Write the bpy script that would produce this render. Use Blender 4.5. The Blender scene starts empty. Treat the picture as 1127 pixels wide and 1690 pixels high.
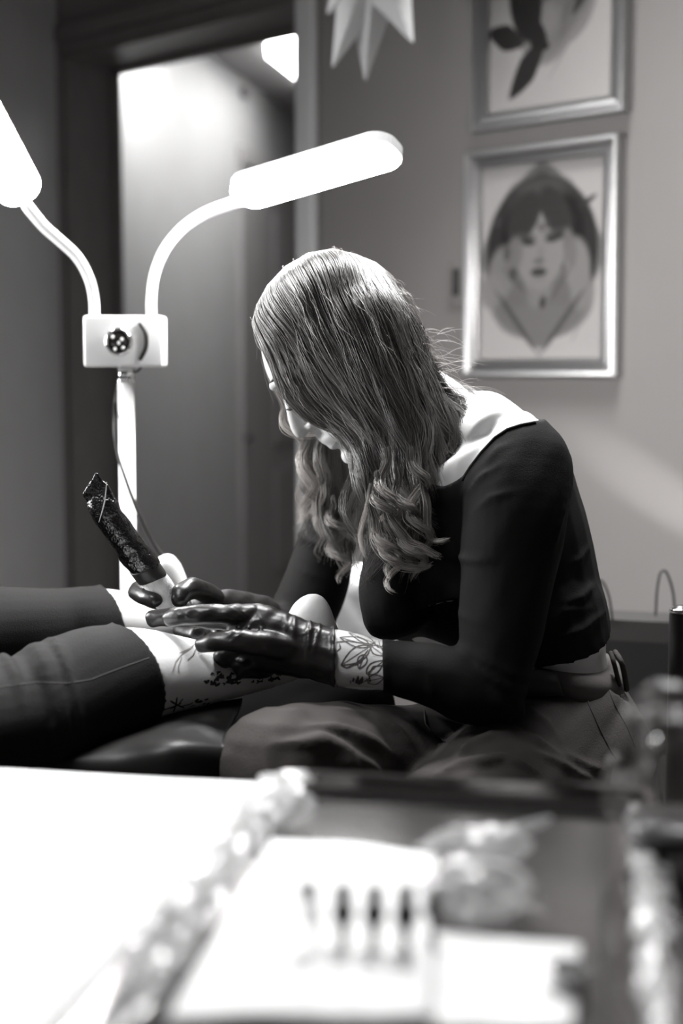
import bpy, bmesh, math, random
import numpy as np
from mathutils import Vector, Matrix
from mathutils.bvhtree import BVHTree

# ------------------------------------------------------------------ camera, world, lights, exposure
S = bpy.context.scene
COL = S.collection
FPX = 2347.0                       # focal length in pixels of the 1127 x 1690 frame (50 mm, 24 x 36 portrait)
PITCH = math.atan(225 / FPX)
CAMZ = 1.05
cp, sp_ = math.cos(PITCH), math.sin(PITCH)

cam_d = bpy.data.cameras.new('camera')
cam_d.sensor_fit = 'VERTICAL'
cam_d.sensor_height = 36.0
cam_d.lens = 36.0 * FPX / 1690.0
cam_d.clip_start = 0.02
cam_d.dof.use_dof = True
cam_d.dof.focus_distance = 1.60
cam_d.dof.aperture_fstop = 2.7
cam = bpy.data.objects.new('camera', cam_d)
cam.location = (0, 0, CAMZ)
cam.rotation_euler = (math.pi / 2 - PITCH, 0, 0)
COL.objects.link(cam)
S.camera = cam

S.view_settings.view_transform = 'Standard'
S.view_settings.look = 'None'
S.view_settings.gamma = 1.0
S.view_settings.use_curve_mapping = False
S.view_settings.exposure = 0.0

wd = bpy.data.worlds.new('world'); S.world = wd; wd.use_nodes = True
wd.node_tree.nodes['Background'].inputs[0].default_value = (1, 0.97, 0.95, 1)
wd.node_tree.nodes['Background'].inputs[1].default_value = 0.07

def V(*a): return Vector(a)

def at(px, py, Y):
    dx, dy = px - 563.5, py - 845.0
    d = Vector((dx, FPX * cp - dy * sp_, -FPX * sp_ - dy * cp))
    k = Y / d.y
    return Vector((d.x * k, Y, CAMZ + d.z * k))

def ray(px, py):
    return (at(px, py, 1.0) - Vector((0, 0, CAMZ))).normalized()

def proj(p):
    v = Vector(p) - Vector((0, 0, CAMZ))
    f = v.y * cp - v.z * sp_; u = v.y * sp_ + v.z * cp
    return 563.5 + FPX * v.x / f, 845.0 - FPX * u / f

def area_light(name, loc, target, sx, sy, power, spread=180):
    l = bpy.data.lights.new(name, 'AREA'); l.shape = 'RECTANGLE'; l.size = sx; l.size_y = sy
    l.energy = power; l.spread = math.radians(spread)
    o = bpy.data.objects.new(name, l); o.location = loc
    o.rotation_euler = (Vector(target) - Vector(loc)).to_track_quat('-Z', 'Y').to_euler()
    COL.objects.link(o); return o

def spot_light(name, loc, target, power, angle, blend=1.0, size=0.05):
    l = bpy.data.lights.new(name, 'SPOT'); l.energy = power; l.spot_size = math.radians(angle); l.spot_blend = blend
    l.shadow_soft_size = size
    o = bpy.data.objects.new(name, l); o.location = loc
    o.rotation_euler = (Vector(target) - Vector(loc)).to_track_quat('-Z', 'Y').to_euler()
    COL.objects.link(o); return o

# strength of the lamp diffusers and hall light (emitting surfaces are in their own builders)
E_LAMP_R, E_LAMP_L, E_HALL = 150.0, 170.0, 20.0
# unseen soft fill added out of frame on the left, a little behind the sitter
area_light('left_fill', (-1.65, 1.95, 1.30), (0.0, 1.75, 0.95), 0.6, 0.8, 24, 120)
area_light('top_fill', (0.25, 2.35, 2.68), (0.15, 1.9, 0.8), 0.7, 0.7, 50, 100)  # added overhead fill for hair, shoulders and room, no fixture
area_light('calf_fill', (-0.62, 1.00, 1.85), (-0.22, 1.20, 0.77), 0.4, 0.4, 2.2, 50)  # added fill for the near side of the calves and the table
area_light('hall_glow', (-0.72, 4.75, 2.15), (-0.70, 5.1, 1.0), 0.5, 0.5, 18)
spot_light('wall_fill', (1.9, 0.9, 0.9), (1.0, 2.7, 0.45), 95, 75, 1.0, 0.3)  # unseen spot added low on the right to brighten the back wall

# ------------------------------------------------------------------ materials
MATS = {}
def grey(c):
    w = max(0.0, 1 - c * 2.2)
    return (c * (1 + .10 * w), c * (1 - .01 * w), c * (1 - .05 * w), 1)

def mat(name, c, rough=0.6, metal=0.0, spec=0.5, bump=0.0, bscale=60, var=0.0, vscale=8, emit=0.0, trans=0.0,
        alpha=1.0, sheen=0.0, coat=0.0, stretch=None, sss=0.0, dist=0.002):
    if name in MATS: return MATS[name]
    m = bpy.data.materials.new(name); m.use_nodes = True
    nt = m.node_tree; b = nt.nodes['Principled BSDF']
    b.inputs['Base Color'].default_value = grey(c)
    b.inputs['Roughness'].default_value = rough
    b.inputs['Metallic'].default_value = metal
    b.inputs['Specular IOR Level'].default_value = spec
    b.inputs['Transmission Weight'].default_value = trans
    b.inputs['Alpha'].default_value = alpha
    b.inputs['Sheen Weight'].default_value = sheen
    b.inputs['Coat Weight'].default_value = coat
    if sss:
        b.inputs['Subsurface Weight'].default_value = sss
        b.inputs['Subsurface Radius'].default_value = (.01, .008, .006)
        b.inputs['Subsurface Scale'].default_value = 0.6
    if emit:
        b.inputs['Emission Color'].default_value = (1, 1, 1, 1)
        b.inputs['Emission Strength'].default_value = emit
    tc = nt.nodes.new('ShaderNodeTexCoord'); mp = nt.nodes.new('ShaderNodeMapping')
    nt.links.new(tc.outputs['Object'], mp.inputs[0])
    if stretch: mp.inputs['Scale'].default_value = stretch
    if bump:
        n = nt.nodes.new('ShaderNodeTexNoise'); n.inputs['Scale'].default_value = bscale; n.inputs['Detail'].default_value = 4
        bp = nt.nodes.new('ShaderNodeBump'); bp.inputs['Strength'].default_value = bump; bp.inputs['Distance'].default_value = dist
        nt.links.new(mp.outputs[0], n.inputs['Vector']); nt.links.new(n.outputs[0], bp.inputs['Height'])
        nt.links.new(bp.outputs[0], b.inputs['Normal'])
    if var:
        n2 = nt.nodes.new('ShaderNodeTexNoise'); n2.inputs['Scale'].default_value = vscale; n2.inputs['Detail'].default_value = 3
        r = nt.nodes.new('ShaderNodeValToRGB')
        r.color_ramp.elements[0].position = .3; r.color_ramp.elements[1].position = .7
        r.color_ramp.elements[0].color = grey(c * (1 - var)); r.color_ramp.elements[1].color = grey(c * (1 + var))
        nt.links.new(mp.outputs[0], n2.inputs['Vector']); nt.links.new(n2.outputs[0], r.inputs[0])
        nt.links.new(r.outputs[0], b.inputs['Base Color'])
    MATS[name] = m
    return m

M_wall = mat('wall_paint', .20, .85, bump=.15, bscale=180, var=.04, vscale=3)
M_wall2 = mat('hall_paint', .42, .8, bump=.1, bscale=150, var=.03)
M_wood = mat('door_wood', .14, .42, bump=.2, bscale=30, var=.16, vscale=14, stretch=(12, 12, .8))
M_woodhall = mat('hall_door_wood', .30, .5, var=.12, vscale=12, stretch=(12, 12, .6))
M_casing = mat('casing_paint', .17, .5, var=.08, vscale=8, stretch=(6, 6, .8))
M_casing_lit = mat('lit_casing_paint', .60, .45)  # lamp gloss on the right casing put into a lighter colour
M_floor = mat('floor_laminate', .12, .45, var=.2, vscale=5, stretch=(1, 8, 1))
M_ceil = mat('ceiling_paint', .35, .9)
M_silver = mat('silver_moulding', .42, .30, metal=.9, bump=.08, bscale=90)
M_glass_dark = mat('dark_glass', .02, .06)
M_whiteplastic = mat('white_plastic', .85, .35)
M_chrome = mat('chrome', .75, .12, metal=1)
M_blackplastic = mat('black_plastic', .015, .35)
M_rubber = mat('black_rubber', .012, .5)
M_skin = mat('skin', .62, .48, spec=.4, bump=.08, bscale=350, sss=.12, var=.05, vscale=25)
M_skin2 = mat('client_skin', .70, .5, spec=.35, bump=.06, bscale=350, sss=.12)
M_top = mat('black_jersey', .0055, .85, spec=.15, bump=.25, bscale=700)
M_legging = mat('black_legging', .006, .8, spec=.18, bump=.3, bscale=600)
M_trouser = mat('grey_twill', .040, .85, spec=.15, bump=.3, bscale=500, var=.1, vscale=20)
M_seam = mat('seam_thread', .010, .8)
M_belt = mat('belt_leather', .07, .45, bump=.15, bscale=200)
M_belt_dark = mat('belt_keeper_leather', .02, .5)
M_latex = mat('black_latex', .011, .36, spec=.5, bump=.35, bscale=55, dist=.003)
M_film = mat('black_cling_film', .006, .13, spec=.8, bump=.9, bscale=130, dist=.004)
M_tape = mat('white_grip_wrap', .75, .8, bump=.6, bscale=260)
M_bed = mat('bed_vinyl', .006, .5, spec=.25, bump=.2, bscale=25, dist=.004)
M_hair = mat('blonde_brown_hair', .34, .38, spec=.7)
_nt = M_hair.node_tree; _a = _nt.nodes.new('ShaderNodeAttribute'); _a.attribute_name = 'tone'
_nt.links.new(_a.outputs['Color'], _nt.nodes['Principled BSDF'].inputs['Base Color'])
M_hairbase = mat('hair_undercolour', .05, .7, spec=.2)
M_ink = mat('tattoo_ink', .05, .6)
M_inkdark = mat('dark_tattoo_ink', .02, .6)
M_paper = mat('white_paper', .86, .75, bump=.25, bscale=120)
M_paper2 = mat('thin_white_sheet', .80, .6)
M_steel = mat('tray_steel', .32, .13, metal=1, bump=.05, bscale=30)
M_trolley = mat('trolley_top', .06, .3)
M_clear = mat('clear_cling_film', .78, .14, spec=.9, alpha=.42, bump=.3, bscale=60)
M_star = mat('star_paper', .45, .75)
M_bag = mat('dark_bag_paper', .006, .6)
M_bagband = mat('bag_band', .022, .6)
M_dot = mat('star_dots', .42, .8)
M_lampR = mat('lamp_diffuser_bright', .9, .4, emit=E_LAMP_R)
M_lampL = mat('lamp_diffuser', .9, .4, emit=E_LAMP_L)
M_hall = mat('ceiling_panel_light', .9, .4, emit=E_HALL)
M_towel = mat('white_cover', .72, .85, bump=.5, bscale=80)

# ------------------------------------------------------------------ object helpers
def tag(o, label=None, cat=None, group=None, kind=None):
    if label: o['label'] = label
    if cat: o['category'] = cat
    if group: o['group'] = group
    if kind: o['kind'] = kind
    return o

def empty(name, loc, label, cat, group=None):
    o = bpy.data.objects.new(name, None); o.location = loc; o.empty_display_size = .05
    COL.objects.link(o)
    return tag(o, label, cat, group)

def link(name, me, material, parent=None, smooth=True):
    o = bpy.data.objects.new(name, me)
    if material:
        me.materials.clear(); me.materials.append(material)
    if smooth and len(me.polygons):
        me.polygons.foreach_set('use_smooth', np.ones(len(me.polygons), dtype=bool))
    COL.objects.link(o)
    if parent is not None:
        o.parent = parent
        o.matrix_parent_inverse = (world_mat(parent)).inverted()
    return o

def world_mat(o):
    m = Matrix.LocRotScale(o.location, o.rotation_euler, o.scale)
    if o.parent: m = world_mat(o.parent) @ o.matrix_parent_inverse @ m
    return m

def pymesh(name, vs, fs):
    me = bpy.data.meshes.new(name); me.from_pydata([tuple(v) for v in vs], [], fs); me.update(); return me

class MB:
    """collects shapes, then links them as ONE mesh object"""
    def __init__(s): s.v = []; s.f = []
    def add(s, vs, fs):
        n = len(s.v); s.v += [Vector(v) for v in vs]; s.f += [tuple(i + n for i in f) for f in fs]; return s
    def box(s, c, size, R=None, bev=0.0):
        bm = bmesh.new(); bmesh.ops.create_cube(bm, size=1)
        for v in bm.verts: v.co = Vector((v.co.x * size[0], v.co.y * size[1], v.co.z * size[2]))
        if bev: bmesh.ops.bevel(bm, geom=bm.edges[:], offset=bev, segments=3, affect='EDGES', profile=.5)
        for v in bm.verts: v.co = (R @ v.co if R else v.co) + Vector(c)
        bm.verts.index_update()
        s.add([v.co.copy() for v in bm.verts], [[q.index for q in f.verts] for f in bm.faces]); bm.free(); return s
    def sphere(s, c, r, R=None, u=20, v=12):
        vs = []; fs = []
        rr = r if hasattr(r, '__len__') else (r, r, r)
        for i in range(v + 1):
            a = math.pi * i / v
            for j in range(u):
                b = 2 * math.pi * j / u
                p = Vector((rr[0] * math.sin(a) * math.cos(b), rr[1] * math.sin(a) * math.sin(b), rr[2] * math.cos(a)))
                vs.append((R @ p if R else p) + Vector(c))
        for i in range(v):
            for j in range(u):
                fs.append((i * u + j, (i + 1) * u + j, (i + 1) * u + (j + 1) % u, i * u + (j + 1) % u))
        return s.add(vs, fs)
    def rings(s, rings, cap=True):
        n = len(rings[0]); vs = [p for r in rings for p in r]; fs = []
        for i in range(len(rings) - 1):
            for j in range(n):
                fs.append((i * n + j, i * n + (j + 1) % n, (i + 1) * n + (j + 1) % n, (i + 1) * n + j))
        if cap:
            fs.append(tuple(range(n - 1, -1, -1))); fs.append(tuple((len(rings) - 1) * n + j for j in range(n)))
        return s.add(vs, fs)
    def tube(s, pts, r, n=12, dome=True, sub=5, up=None):
        """round tube through points; r a number or one per point"""
        P = [Vector(p) for p in pts]
        R = list(r) if hasattr(r, '__len__') else [r] * len(P)
        if sub > 1 and len(P) > 2:
            P, R = smooth_path(P, R, sub)
        T = []
        for i in range(len(P)):
            t = P[min(i + 1, len(P) - 1)] - P[max(i - 1, 0)]
            T.append(t.normalized() if t.length > 1e-9 else Vector((0, 0, 1)))
        if dome:
            a = [(P[0] - T[0] * R[0] * k, R[0] * q) for k, q in ((.92, .30), (.7, .7), (.38, .92))]
            b = [(P[-1] + T[-1] * R[-1] * k, R[-1] * q) for k, q in ((.38, .92), (.7, .7), (.92, .30))]
            P = [x[0] for x in a] + P + [x[0] for x in b]; R = [x[1] for x in a] + R + [x[1] for x in b]
            T = [T[0]] * 3 + T + [T[-1]] * 3
        N = None; rings = []
        for p, q, t in zip(P, R, T):
            if N is None:
                N = t.orthogonal().normalized()
            N = (N - t * N.dot(t)).normalized(); B = t.cross(N)
            rings.append([p + (N * math.cos(2 * math.pi * j / n) + B * math.sin(2 * math.pi * j / n)) * q for j in range(n)])
        return s.rings(rings)
    def lathe(s, prof, c, n=24, R=None):
        rings = []
        for r, z in prof:
            ring = []
            for j in range(n):
                p = Vector((r * math.cos(2 * math.pi * j / n), r * math.sin(2 * math.pi * j / n), z))
                ring.append((R @ p if R else p) + Vector(c))
            rings.append(ring)
        return s.rings(rings)
    def prism(s, poly, z0, z1):
        n = len(poly)
        return s.rings([[Vector((p[0], p[1], z0)) for p in poly], [Vector((p[0], p[1], z1)) for p in poly]])
    def build(s, name, material, parent=None, smooth=True):
        return link(name, pymesh(name, s.v, s.f), material, parent, smooth)

def smooth_path(P, R, sub):
    oP, oR = [], []
    n = len(P)
    def cr(a, b, c, d, t):
        return .5 * ((2 * b) + (c - a) * t + (2 * a - 5 * b + 4 * c - d) * t * t + (3 * b - a - 3 * c + d) * t ** 3)
    for i in range(n - 1):
        a, b, c, d = P[max(i - 1, 0)], P[i], P[i + 1], P[min(i + 2, n - 1)]
        ra, rb, rc, rd = R[max(i - 1, 0)], R[i], R[i + 1], R[min(i + 2, n - 1)]
        for k in range(sub):
            t = k / sub
            oP.append(cr(a, b, c, d, t)); oR.append(cr(ra, rb, rc, rd, t))
    oP.append(P[-1]); oR.append(R[-1])
    return oP, oR

def ptube(mb, pts, n=12, dome=True, sub=5, grow=0.0):
    """pts: (px, py, Y, radius in pixels)"""
    mb.tube([at(a, b, c) for a, b, c, d in pts], [d * c / FPX + grow for a, b, c, d in pts], n, dome, sub)

def ploft(mb, st, n=28, sub=5, grow=0.0, dome=(0, 0), sq=2.0):
    """st: (Lx, Ly, Rx, Ry, Y, depth radius in m).  Elliptic sections whose outline passes the two edge points."""
    C = []; A = []; D = []
    for lx, ly, rx, ry, Y, rd in st:
        l, r = at(lx, ly, Y), at(rx, ry, Y)
        C.append((l + r) / 2); A.append((r - l) / 2); D.append(rd)
    n0 = len(C)
    C2, D2 = smooth_path(C, D, sub) if n0 > 2 else (C, D)
    A2, _ = smooth_path(A, D, sub) if n0 > 2 else (A, D)
    rings = []
    m = len(C2)
    def ring(c, a, d, t):
        dep = t.cross(a)
        if dep.length < 1e-7: dep = Vector((0, 1, 0))
        dep.normalize()
        if dep.y < 0: dep = -dep
        aa = a.normalized() * (a.length + grow)
        dd = dep * (d + grow)
        out = []
        for j in range(n):
            th = 2 * math.pi * j / n
            cx, cy = math.cos(th), math.sin(th)
            cx = math.copysign(abs(cx) ** (2 / sq), cx); cy = math.copysign(abs(cy) ** (2 / sq), cy)
            out.append(c + aa * cx + dd * cy)
        return out
    Ts = []
    for i in range(m):
        t = (C2[min(i + 1, m - 1)] - C2[max(i - 1, 0)])
        Ts.append(t.normalized())
    for i in range(m):
        rings.append(ring(C2[i], A2[i], D2[i], Ts[i]))
    def domed(i, sgn, h):
        out = []
        for k, q in ((.45, .88), (.75, .64), (.95, .25)):
            out.append(ring(C2[i] + Ts[i] * sgn * h * k, A2[i] * q, D2[i] * q, Ts[i]))
        return out
    if dome[0]: rings = domed(0, -1, dome[0])[::-1] + rings
    if dome[1]: rings = rings + domed(m - 1, 1, dome[1])
    mb.rings(rings)
    return mb

def fuse(mb, voxel, smooth=4, fac=.5, disp=None):
    """closed overlapping shapes -> one continuous surface"""
    me = pymesh('tmp', mb.v, mb.f)
    bm = bmesh.new(); bm.from_mesh(me); bmesh.ops.recalc_face_normals(bm, faces=bm.faces[:]); bm.to_mesh(me); bm.free()
    o = bpy.data.objects.new('tmp', me); COL.objects.link(o)
    r = o.modifiers.new('r', 'REMESH'); r.mode = 'VOXEL'; r.voxel_size = voxel; r.adaptivity = 0
    if smooth:
        k = o.modifiers.new('s', 'SMOOTH'); k.factor = fac; k.iterations = smooth
    dg = bpy.context.evaluated_depsgraph_get(); dg.update()
    out = bpy.data.meshes.new_from_object(o.evaluated_get(dg), depsgraph=dg)
    bpy.data.objects.remove(o); bpy.data.meshes.remove(me)
    if disp:
        nv = len(out.vertices)
        co = np.empty(nv * 3, dtype=np.float32); out.vertices.foreach_get('co', co); co = co.reshape(-1, 3)
        no = np.empty(nv * 3, dtype=np.float32); out.vertices.foreach_get('normal', no); no = no.reshape(-1, 3)
        co = co + no * disp(co)[:, None]
        out.vertices.foreach_set('co', co.astype(np.float32).ravel()); out.update()
    return out

def np_proj(co):
    v = co - np.array([0, 0, CAMZ]); f = v[:, 1] * cp - v[:, 2] * sp_; u = v[:, 1] * sp_ + v[:, 2] * cp
    return 563.5 + FPX * v[:, 0] / f, 845.0 - FPX * u / f

def in_poly(x, y, poly):
    ins = np.zeros(len(x), dtype=bool); n = len(poly); j = n - 1
    for i in range(n):
        xi, yi = poly[i]; xj, yj = poly[j]
        c = ((yi > y) != (yj > y)) & (x < (xj - xi) * (y - yi) / (yj - yi + 1e-12) + xi)
        ins ^= c; j = i
    return ins

def cut_poly(me, poly):
    co = np.empty(len(me.vertices) * 3, dtype=np.float32); me.vertices.foreach_get('co', co); co = co.reshape(-1, 3)
    x, y = np_proj(co); ins = in_poly(x, y, poly)
    bm = bmesh.new(); bm.from_mesh(me); bm.verts.ensure_lookup_table()
    bmesh.ops.delete(bm, geom=[bm.verts[i] for i in np.nonzero(ins)[0]], context='VERTS')
    for it in range(14):
        new = {}
        for v in bm.verts:
            nb = [e.other_vert(v) for e in v.link_edges if e.is_boundary]
            if len(nb) == 2: new[v] = (v.co + nb[0].co + nb[1].co) / 3
        for v, c in new.items(): v.co = c
    bm.to_mesh(me); bm.free(); return me

def bvh_of(o):
    me = o.data; mw = world_mat(o)
    return BVHTree.FromPolygons([mw @ v.co for v in me.vertices], [tuple(p.vertices) for p in me.polygons])

def strand_on(mb, bvh, pts, r, off=0.0004, n=6, flat=False, step=6):
    """a line drawn on a surface: polyline of (px, py) dropped onto the surface along the view"""
    P2 = []
    for i in range(len(pts) - 1):
        a, b = Vector(pts[i]), Vector(pts[i + 1]); k = max(1, int((b - a).length / step))
        for j in range(k): P2.append(a.lerp(b, j / k))
    P2.append(Vector(pts[-1]))
    H = []
    for q in P2:
        d = ray(q.x, q.y)
        loc, nrm, idx, dist = bvh.ray_cast(Vector((0, 0, CAMZ)), d)
        if loc is None: continue
        if nrm.dot(d) > 0: nrm = -nrm
        H.append((loc + nrm * off, nrm))
    if len(H) < 2: return
    if not flat:
        mb.tube([h[0] for h in H], r, n, True, 1)
    else:
        vs = []; fs = []
        m = len(H)
        for i, (p, nn) in enumerate(H):
            t = (H[min(i + 1, m - 1)][0] - H[max(i - 1, 0)][0]).normalized()
            b = nn.cross(t).normalized()
            w = r * (1 if 0 < i < m - 1 else .4)
            vs += [p - b * w, p + b * w]
            if i: fs.append((2 * i - 2, 2 * i - 1, 2 * i + 1, 2 * i))
        mb.add(vs, fs)

rng = np.random.default_rng(7)
random.seed(7)

# ------------------------------------------------------------------ the room shell
TH = math.radians(47.5)
WD = Vector((-math.sin(TH), math.cos(TH), 0))      # along the wall, towards the left and away
WN = Vector((-math.cos(TH), -math.sin(TH), 0))     # out of the wall, towards the camera
_P = at(900, 620, 3.06); WP = Vector((_P.x, _P.y, 0))
def W(s, z, t=0.0): return WP + WD * s + WN * t + Vector((0, 0, z))
def wall_sz(px, py, t=0.0):
    d = ray(px, py); o = Vector((0, 0, CAMZ)); p0 = WP + WN * t
    k = (p0 - o).dot(WN) / d.dot(WN); q = o + d * k
    return (q - p0).dot(WD), q.z
RW = Matrix((WD, WN, Vector((0, 0, 1)))).transposed()   # local (along, out, up) -> world

def wbox(mb, s0, s1, z0, z1, t0, t1, bev=0.0):
    return mb.box(W((s0 + s1) / 2, (z0 + z1) / 2, (t0 + t1) / 2), (abs(s1 - s0), abs(t1 - t0), abs(z1 - z0)), RW, bev)

def struct(name, mb, m, smooth=False):
    o = mb.build(name, m, None, smooth); o['kind'] = 'structure'; return o

sL = wall_sz(106, 500)[0]      # left jamb of the doorway
sR = wall_sz(500, 500)[0]      # right jamb
zH = 1.975                     # doorway head
TW = 0.19
mb = MB(); wbox(mb, sL, 3.2, 0, 2.75, -TW, 0); wbox(mb, -2.6, sR, 0, 2.75, -TW, 0); wbox(mb, sR, sL, zH, 2.75, -TW, 0)
struct('wall_back', mb, M_wall)
mb = MB(); mb.box((0, 1.9, -.05), (9, 11, .1)); struct('floor', mb, M_floor)
mb = MB(); mb.prism([tuple(W(-2.6, 0, 0).xy), tuple(W(3.2, 0, 0).xy), (-3.2, -2.2), (3.2, -2.2)], 2.75, 2.85); struct('ceiling', mb, M_ceil)
lw = W(3.2, 0, 0)
mb = MB(); mb.box((lw.x - .05, (lw.y - 2.2) / 2, 1.375), (.1, lw.y + 2.2, 2.75)); struct('wall_left', mb, M_wall)
rw = W(-2.6, 0, 0)
mb = MB(); mb.box((rw.x + .05, (rw.y - 2.2) / 2, 1.375), (.1, rw.y + 2.2, 2.75)); struct('wall_right', mb, M_wall)
mb = MB(); mb.box((0, -2.25, 1.375), (6.4, .1, 2.75)); struct('wall_front', mb, M_wall)

# door casing with stepped mouldings and the deep wooden lining
mb = MB()
wbox(mb, sR, sL, zH - .022, zH, -TW - .005, .0)                 # head lining
wbox(mb, sL - .022, sL, 0, zH, -TW - .005, .0)                  # left lining
wbox(mb, sR, sR + .022, 0, zH, -TW - .005, .0)
wbox(mb, sL - .040, sL - .022, 0, zH - .022, -TW, -TW + .025)   # stop bead at the far edge
wbox(mb, sR, sL, zH - .040, zH - .022, -TW, -TW + .025)
struct('trim_1', mb, M_wood)
mb = MB()
cw = .072
wbox(mb, sL - .004, sL + .020, 0, zH + .004, 0, .012, .003); wbox(mb, sL + .028, sL + cw, 0, zH + cw, 0, .020, .005)
wbox(mb, sR - .004, sL + cw, zH + .0, zH + .020, 0, .012, .003); wbox(mb, sR - .02, sL + cw, zH + .026, zH + cw, 0, .022, .006)
wbox(mb, sL, sL + cw - .01, 0, zH + cw - .02, 0, .006)
struct('trim_2', mb, M_casing)
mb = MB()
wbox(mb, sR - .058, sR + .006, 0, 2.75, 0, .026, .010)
struct('trim_3', mb, M_casing_lit)
# strike plate and lower hinge on the left casing
s0, z0 = wall_sz(86, 250)
mb = MB(); wbox(mb, s0 - .018, s0 + .020, z0 - .045, z0 + .045, .012, .022, .003)
wbox(mb, s0 - .004, s0 + .004, z0 - .045, z0 + .045, .020, .030, .002)
o = mb.build('door_hinge', M_whiteplastic, None, True); tag(o, 'pale upper hinge plate on the left door casing', 'hinge')
s0, z0 = wall_sz(96, 668)
mb = MB(); wbox(mb, s0 - .016, s0 + .022, z0 - .045, z0 + .045, .012, .020, .003)
wbox(mb, s0 - .006, s0 + .004, z0 - .045, z0 + .045, .018, .030, .002)
o = mb.build('door_hinge', M_casing, None, True); tag(o, 'dark lower hinge plate on the left door casing', 'hinge')
# skirting boards
mb = MB(); wbox(mb, -2.6, sR - .06, 0, .09, 0, .015, .003); wbox(mb, sL + .08, 3.2, 0, .09, 0, .015, .003)
struct('baseboard_back', mb, M_casing)

# the hallway beyond
HA = Vector((at(150, 620, 3.96).x, 4.0, 0)); HD = Vector((.2105, .9776, 0)); HNm = Vector((.9776, -.2105, 0))
HA = at(190, 620, 4.62); HA.z = 0
def Hp(s, z, t=0.0): return HA + HD * s + HNm * t + Vector((0, 0, z))
RH = Matrix((HD, HNm, Vector((0, 0, 1)))).transposed()
def hbox(mb, s0, s1, z0, z1, t0, t1, bev=0.0):
    return mb.box(Hp((s0 + s1) / 2, (z0 + z1) / 2, (t0 + t1) / 2), (abs(s1 - s0), abs(t1 - t0), abs(z1 - z0)), RH, bev)
def hall_s(px):
    a = (px - 563.5) / FPX / cp
    # X(s) = a * Y(s)  (level rays, good enough along the wall)
    return (a * HA.y - HA.x) / (HD.x - a * HD.y)
HZ = 2.29
mb = MB(); hbox(mb, -.9, 5.0, 0, HZ + .1, -.08, 0); struct('wall_hall', mb, M_wall2)
mb = MB(); mb.box(Hp(5.0, 1.2), (3.0, .1, 2.5)); struct('wall_hall_end', mb, M_wall2)
mb = MB(); mb.prism([tuple(Hp(-.62, 0, 0).xy), tuple(Hp(5, 0, 0).xy), tuple(Hp(5, 0, 1.6).xy), tuple(Hp(-.62 + -.9, 0, 1.6).xy)], HZ, HZ + .06)
struct('ceiling_hall', mb, M_ceil)
sa, sb, sc_ = hall_s(395), hall_s(441), hall_s(520)
mb = MB(); hbox(mb, sa, sa + .02, 0, 1.93, 0, .022, .003); hbox(mb, sa + .02, sb, 0, 1.93, 0, .018, .004); hbox(mb, sa, sc_ + .6, 1.93, 2.0, 0, .03, .004)
struct('trim_4', mb, M_woodhall)
mb = MB(); hbox(mb, sb, sc_ + .5, 0, 1.93, 0, .010)
for k in range(3): hbox(mb, sb + .1, sc_ + .35, .15 + k * .58, .62 + k * .58, .008, .016, .004)
d1 = struct('door_1', mb, M_woodhall)
hp = Hp(sa + .03, 1.05 - (722 - 620) * (HA.y + sa) / FPX, .03)
mb = MB(); mb.sphere(hp, .018); mb.tube([hp, hp - HNm * .03], .008)
mb.build('door_handle', M_blackplastic, d1)
o = MB()
pa = at(440, 78, 1); 
def ceil_pt(px, py):
    d = ray(px, py); k = (HZ - CAMZ) / d.z; q = Vector((0, 0, CAMZ)) + d * k; return q
c1, c2, c3 = ceil_pt(441, 84), ceil_pt(503, 133), ceil_pt(506, 70)
e1 = c2 - c1
c4 = c1 + (c3 - c2) * 1.2
poly = [c1, c2 + (c2 - c1) * .25, c3 + (c2 - c1) * .6 + (c3 - c2) * .9, c4 + (c3 - c2) * .3]
mb = MB(); mb.prism([tuple(p.xy) for p in poly], HZ - .022, HZ - .004)
pl = empty('ceiling_light', (poly[0].x, poly[0].y, HZ), 'bright ceiling panel light seen through the doorway', 'ceiling light')
mb.build('light_panel', M_hall, pl, False)
cen = sum(poly, Vector()) / 4
mb = MB(); mb.prism([tuple((cen + (p - cen) * 1.04).xy) for p in poly], HZ - .012, HZ)
mb.build('panel_frame', M_whiteplastic, pl, False)
pj = Hp(hall_s(402), 0, .02); pz = 1.05 + (620 - 165) * pj.y / FPX
mb = MB(); mb.sphere((pj.x, pj.y, pz), (.02, .02, .028)); tag(mb.build('smoke_sensor', M_casing, None), 'small grey sensor high on the hallway wall near the ceiling', 'sensor')

# ------------------------------------------------------------------ pictures on the wall
def paint_art(u, v, blobs, base):
    img = np.full(u.shape, base)
    for b in blobs:
        kind, cx, cy, rx, ry, rot, val, soft, op = b
        c, s = math.cos(rot), math.sin(rot)
        x = (u - cx) * c + (v - cy) * s; y = -(u - cx) * s + (v - cy) * c
        if kind == 'e': d = np.sqrt((x / rx) ** 2 + (y / ry) ** 2)
        elif kind == 'd': d = np.abs(x / rx) ** 1.35 + np.abs(y / ry) ** 1.35
        elif kind == 'r': d = np.abs(np.sqrt((x / rx) ** 2 + (y / ry) ** 2) - 1) / .07 + 0 * x
        k = np.clip((1 - d) / soft + .5, 0, 1) * op
        img = img * (1 - k) + val * k
    return img

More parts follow.
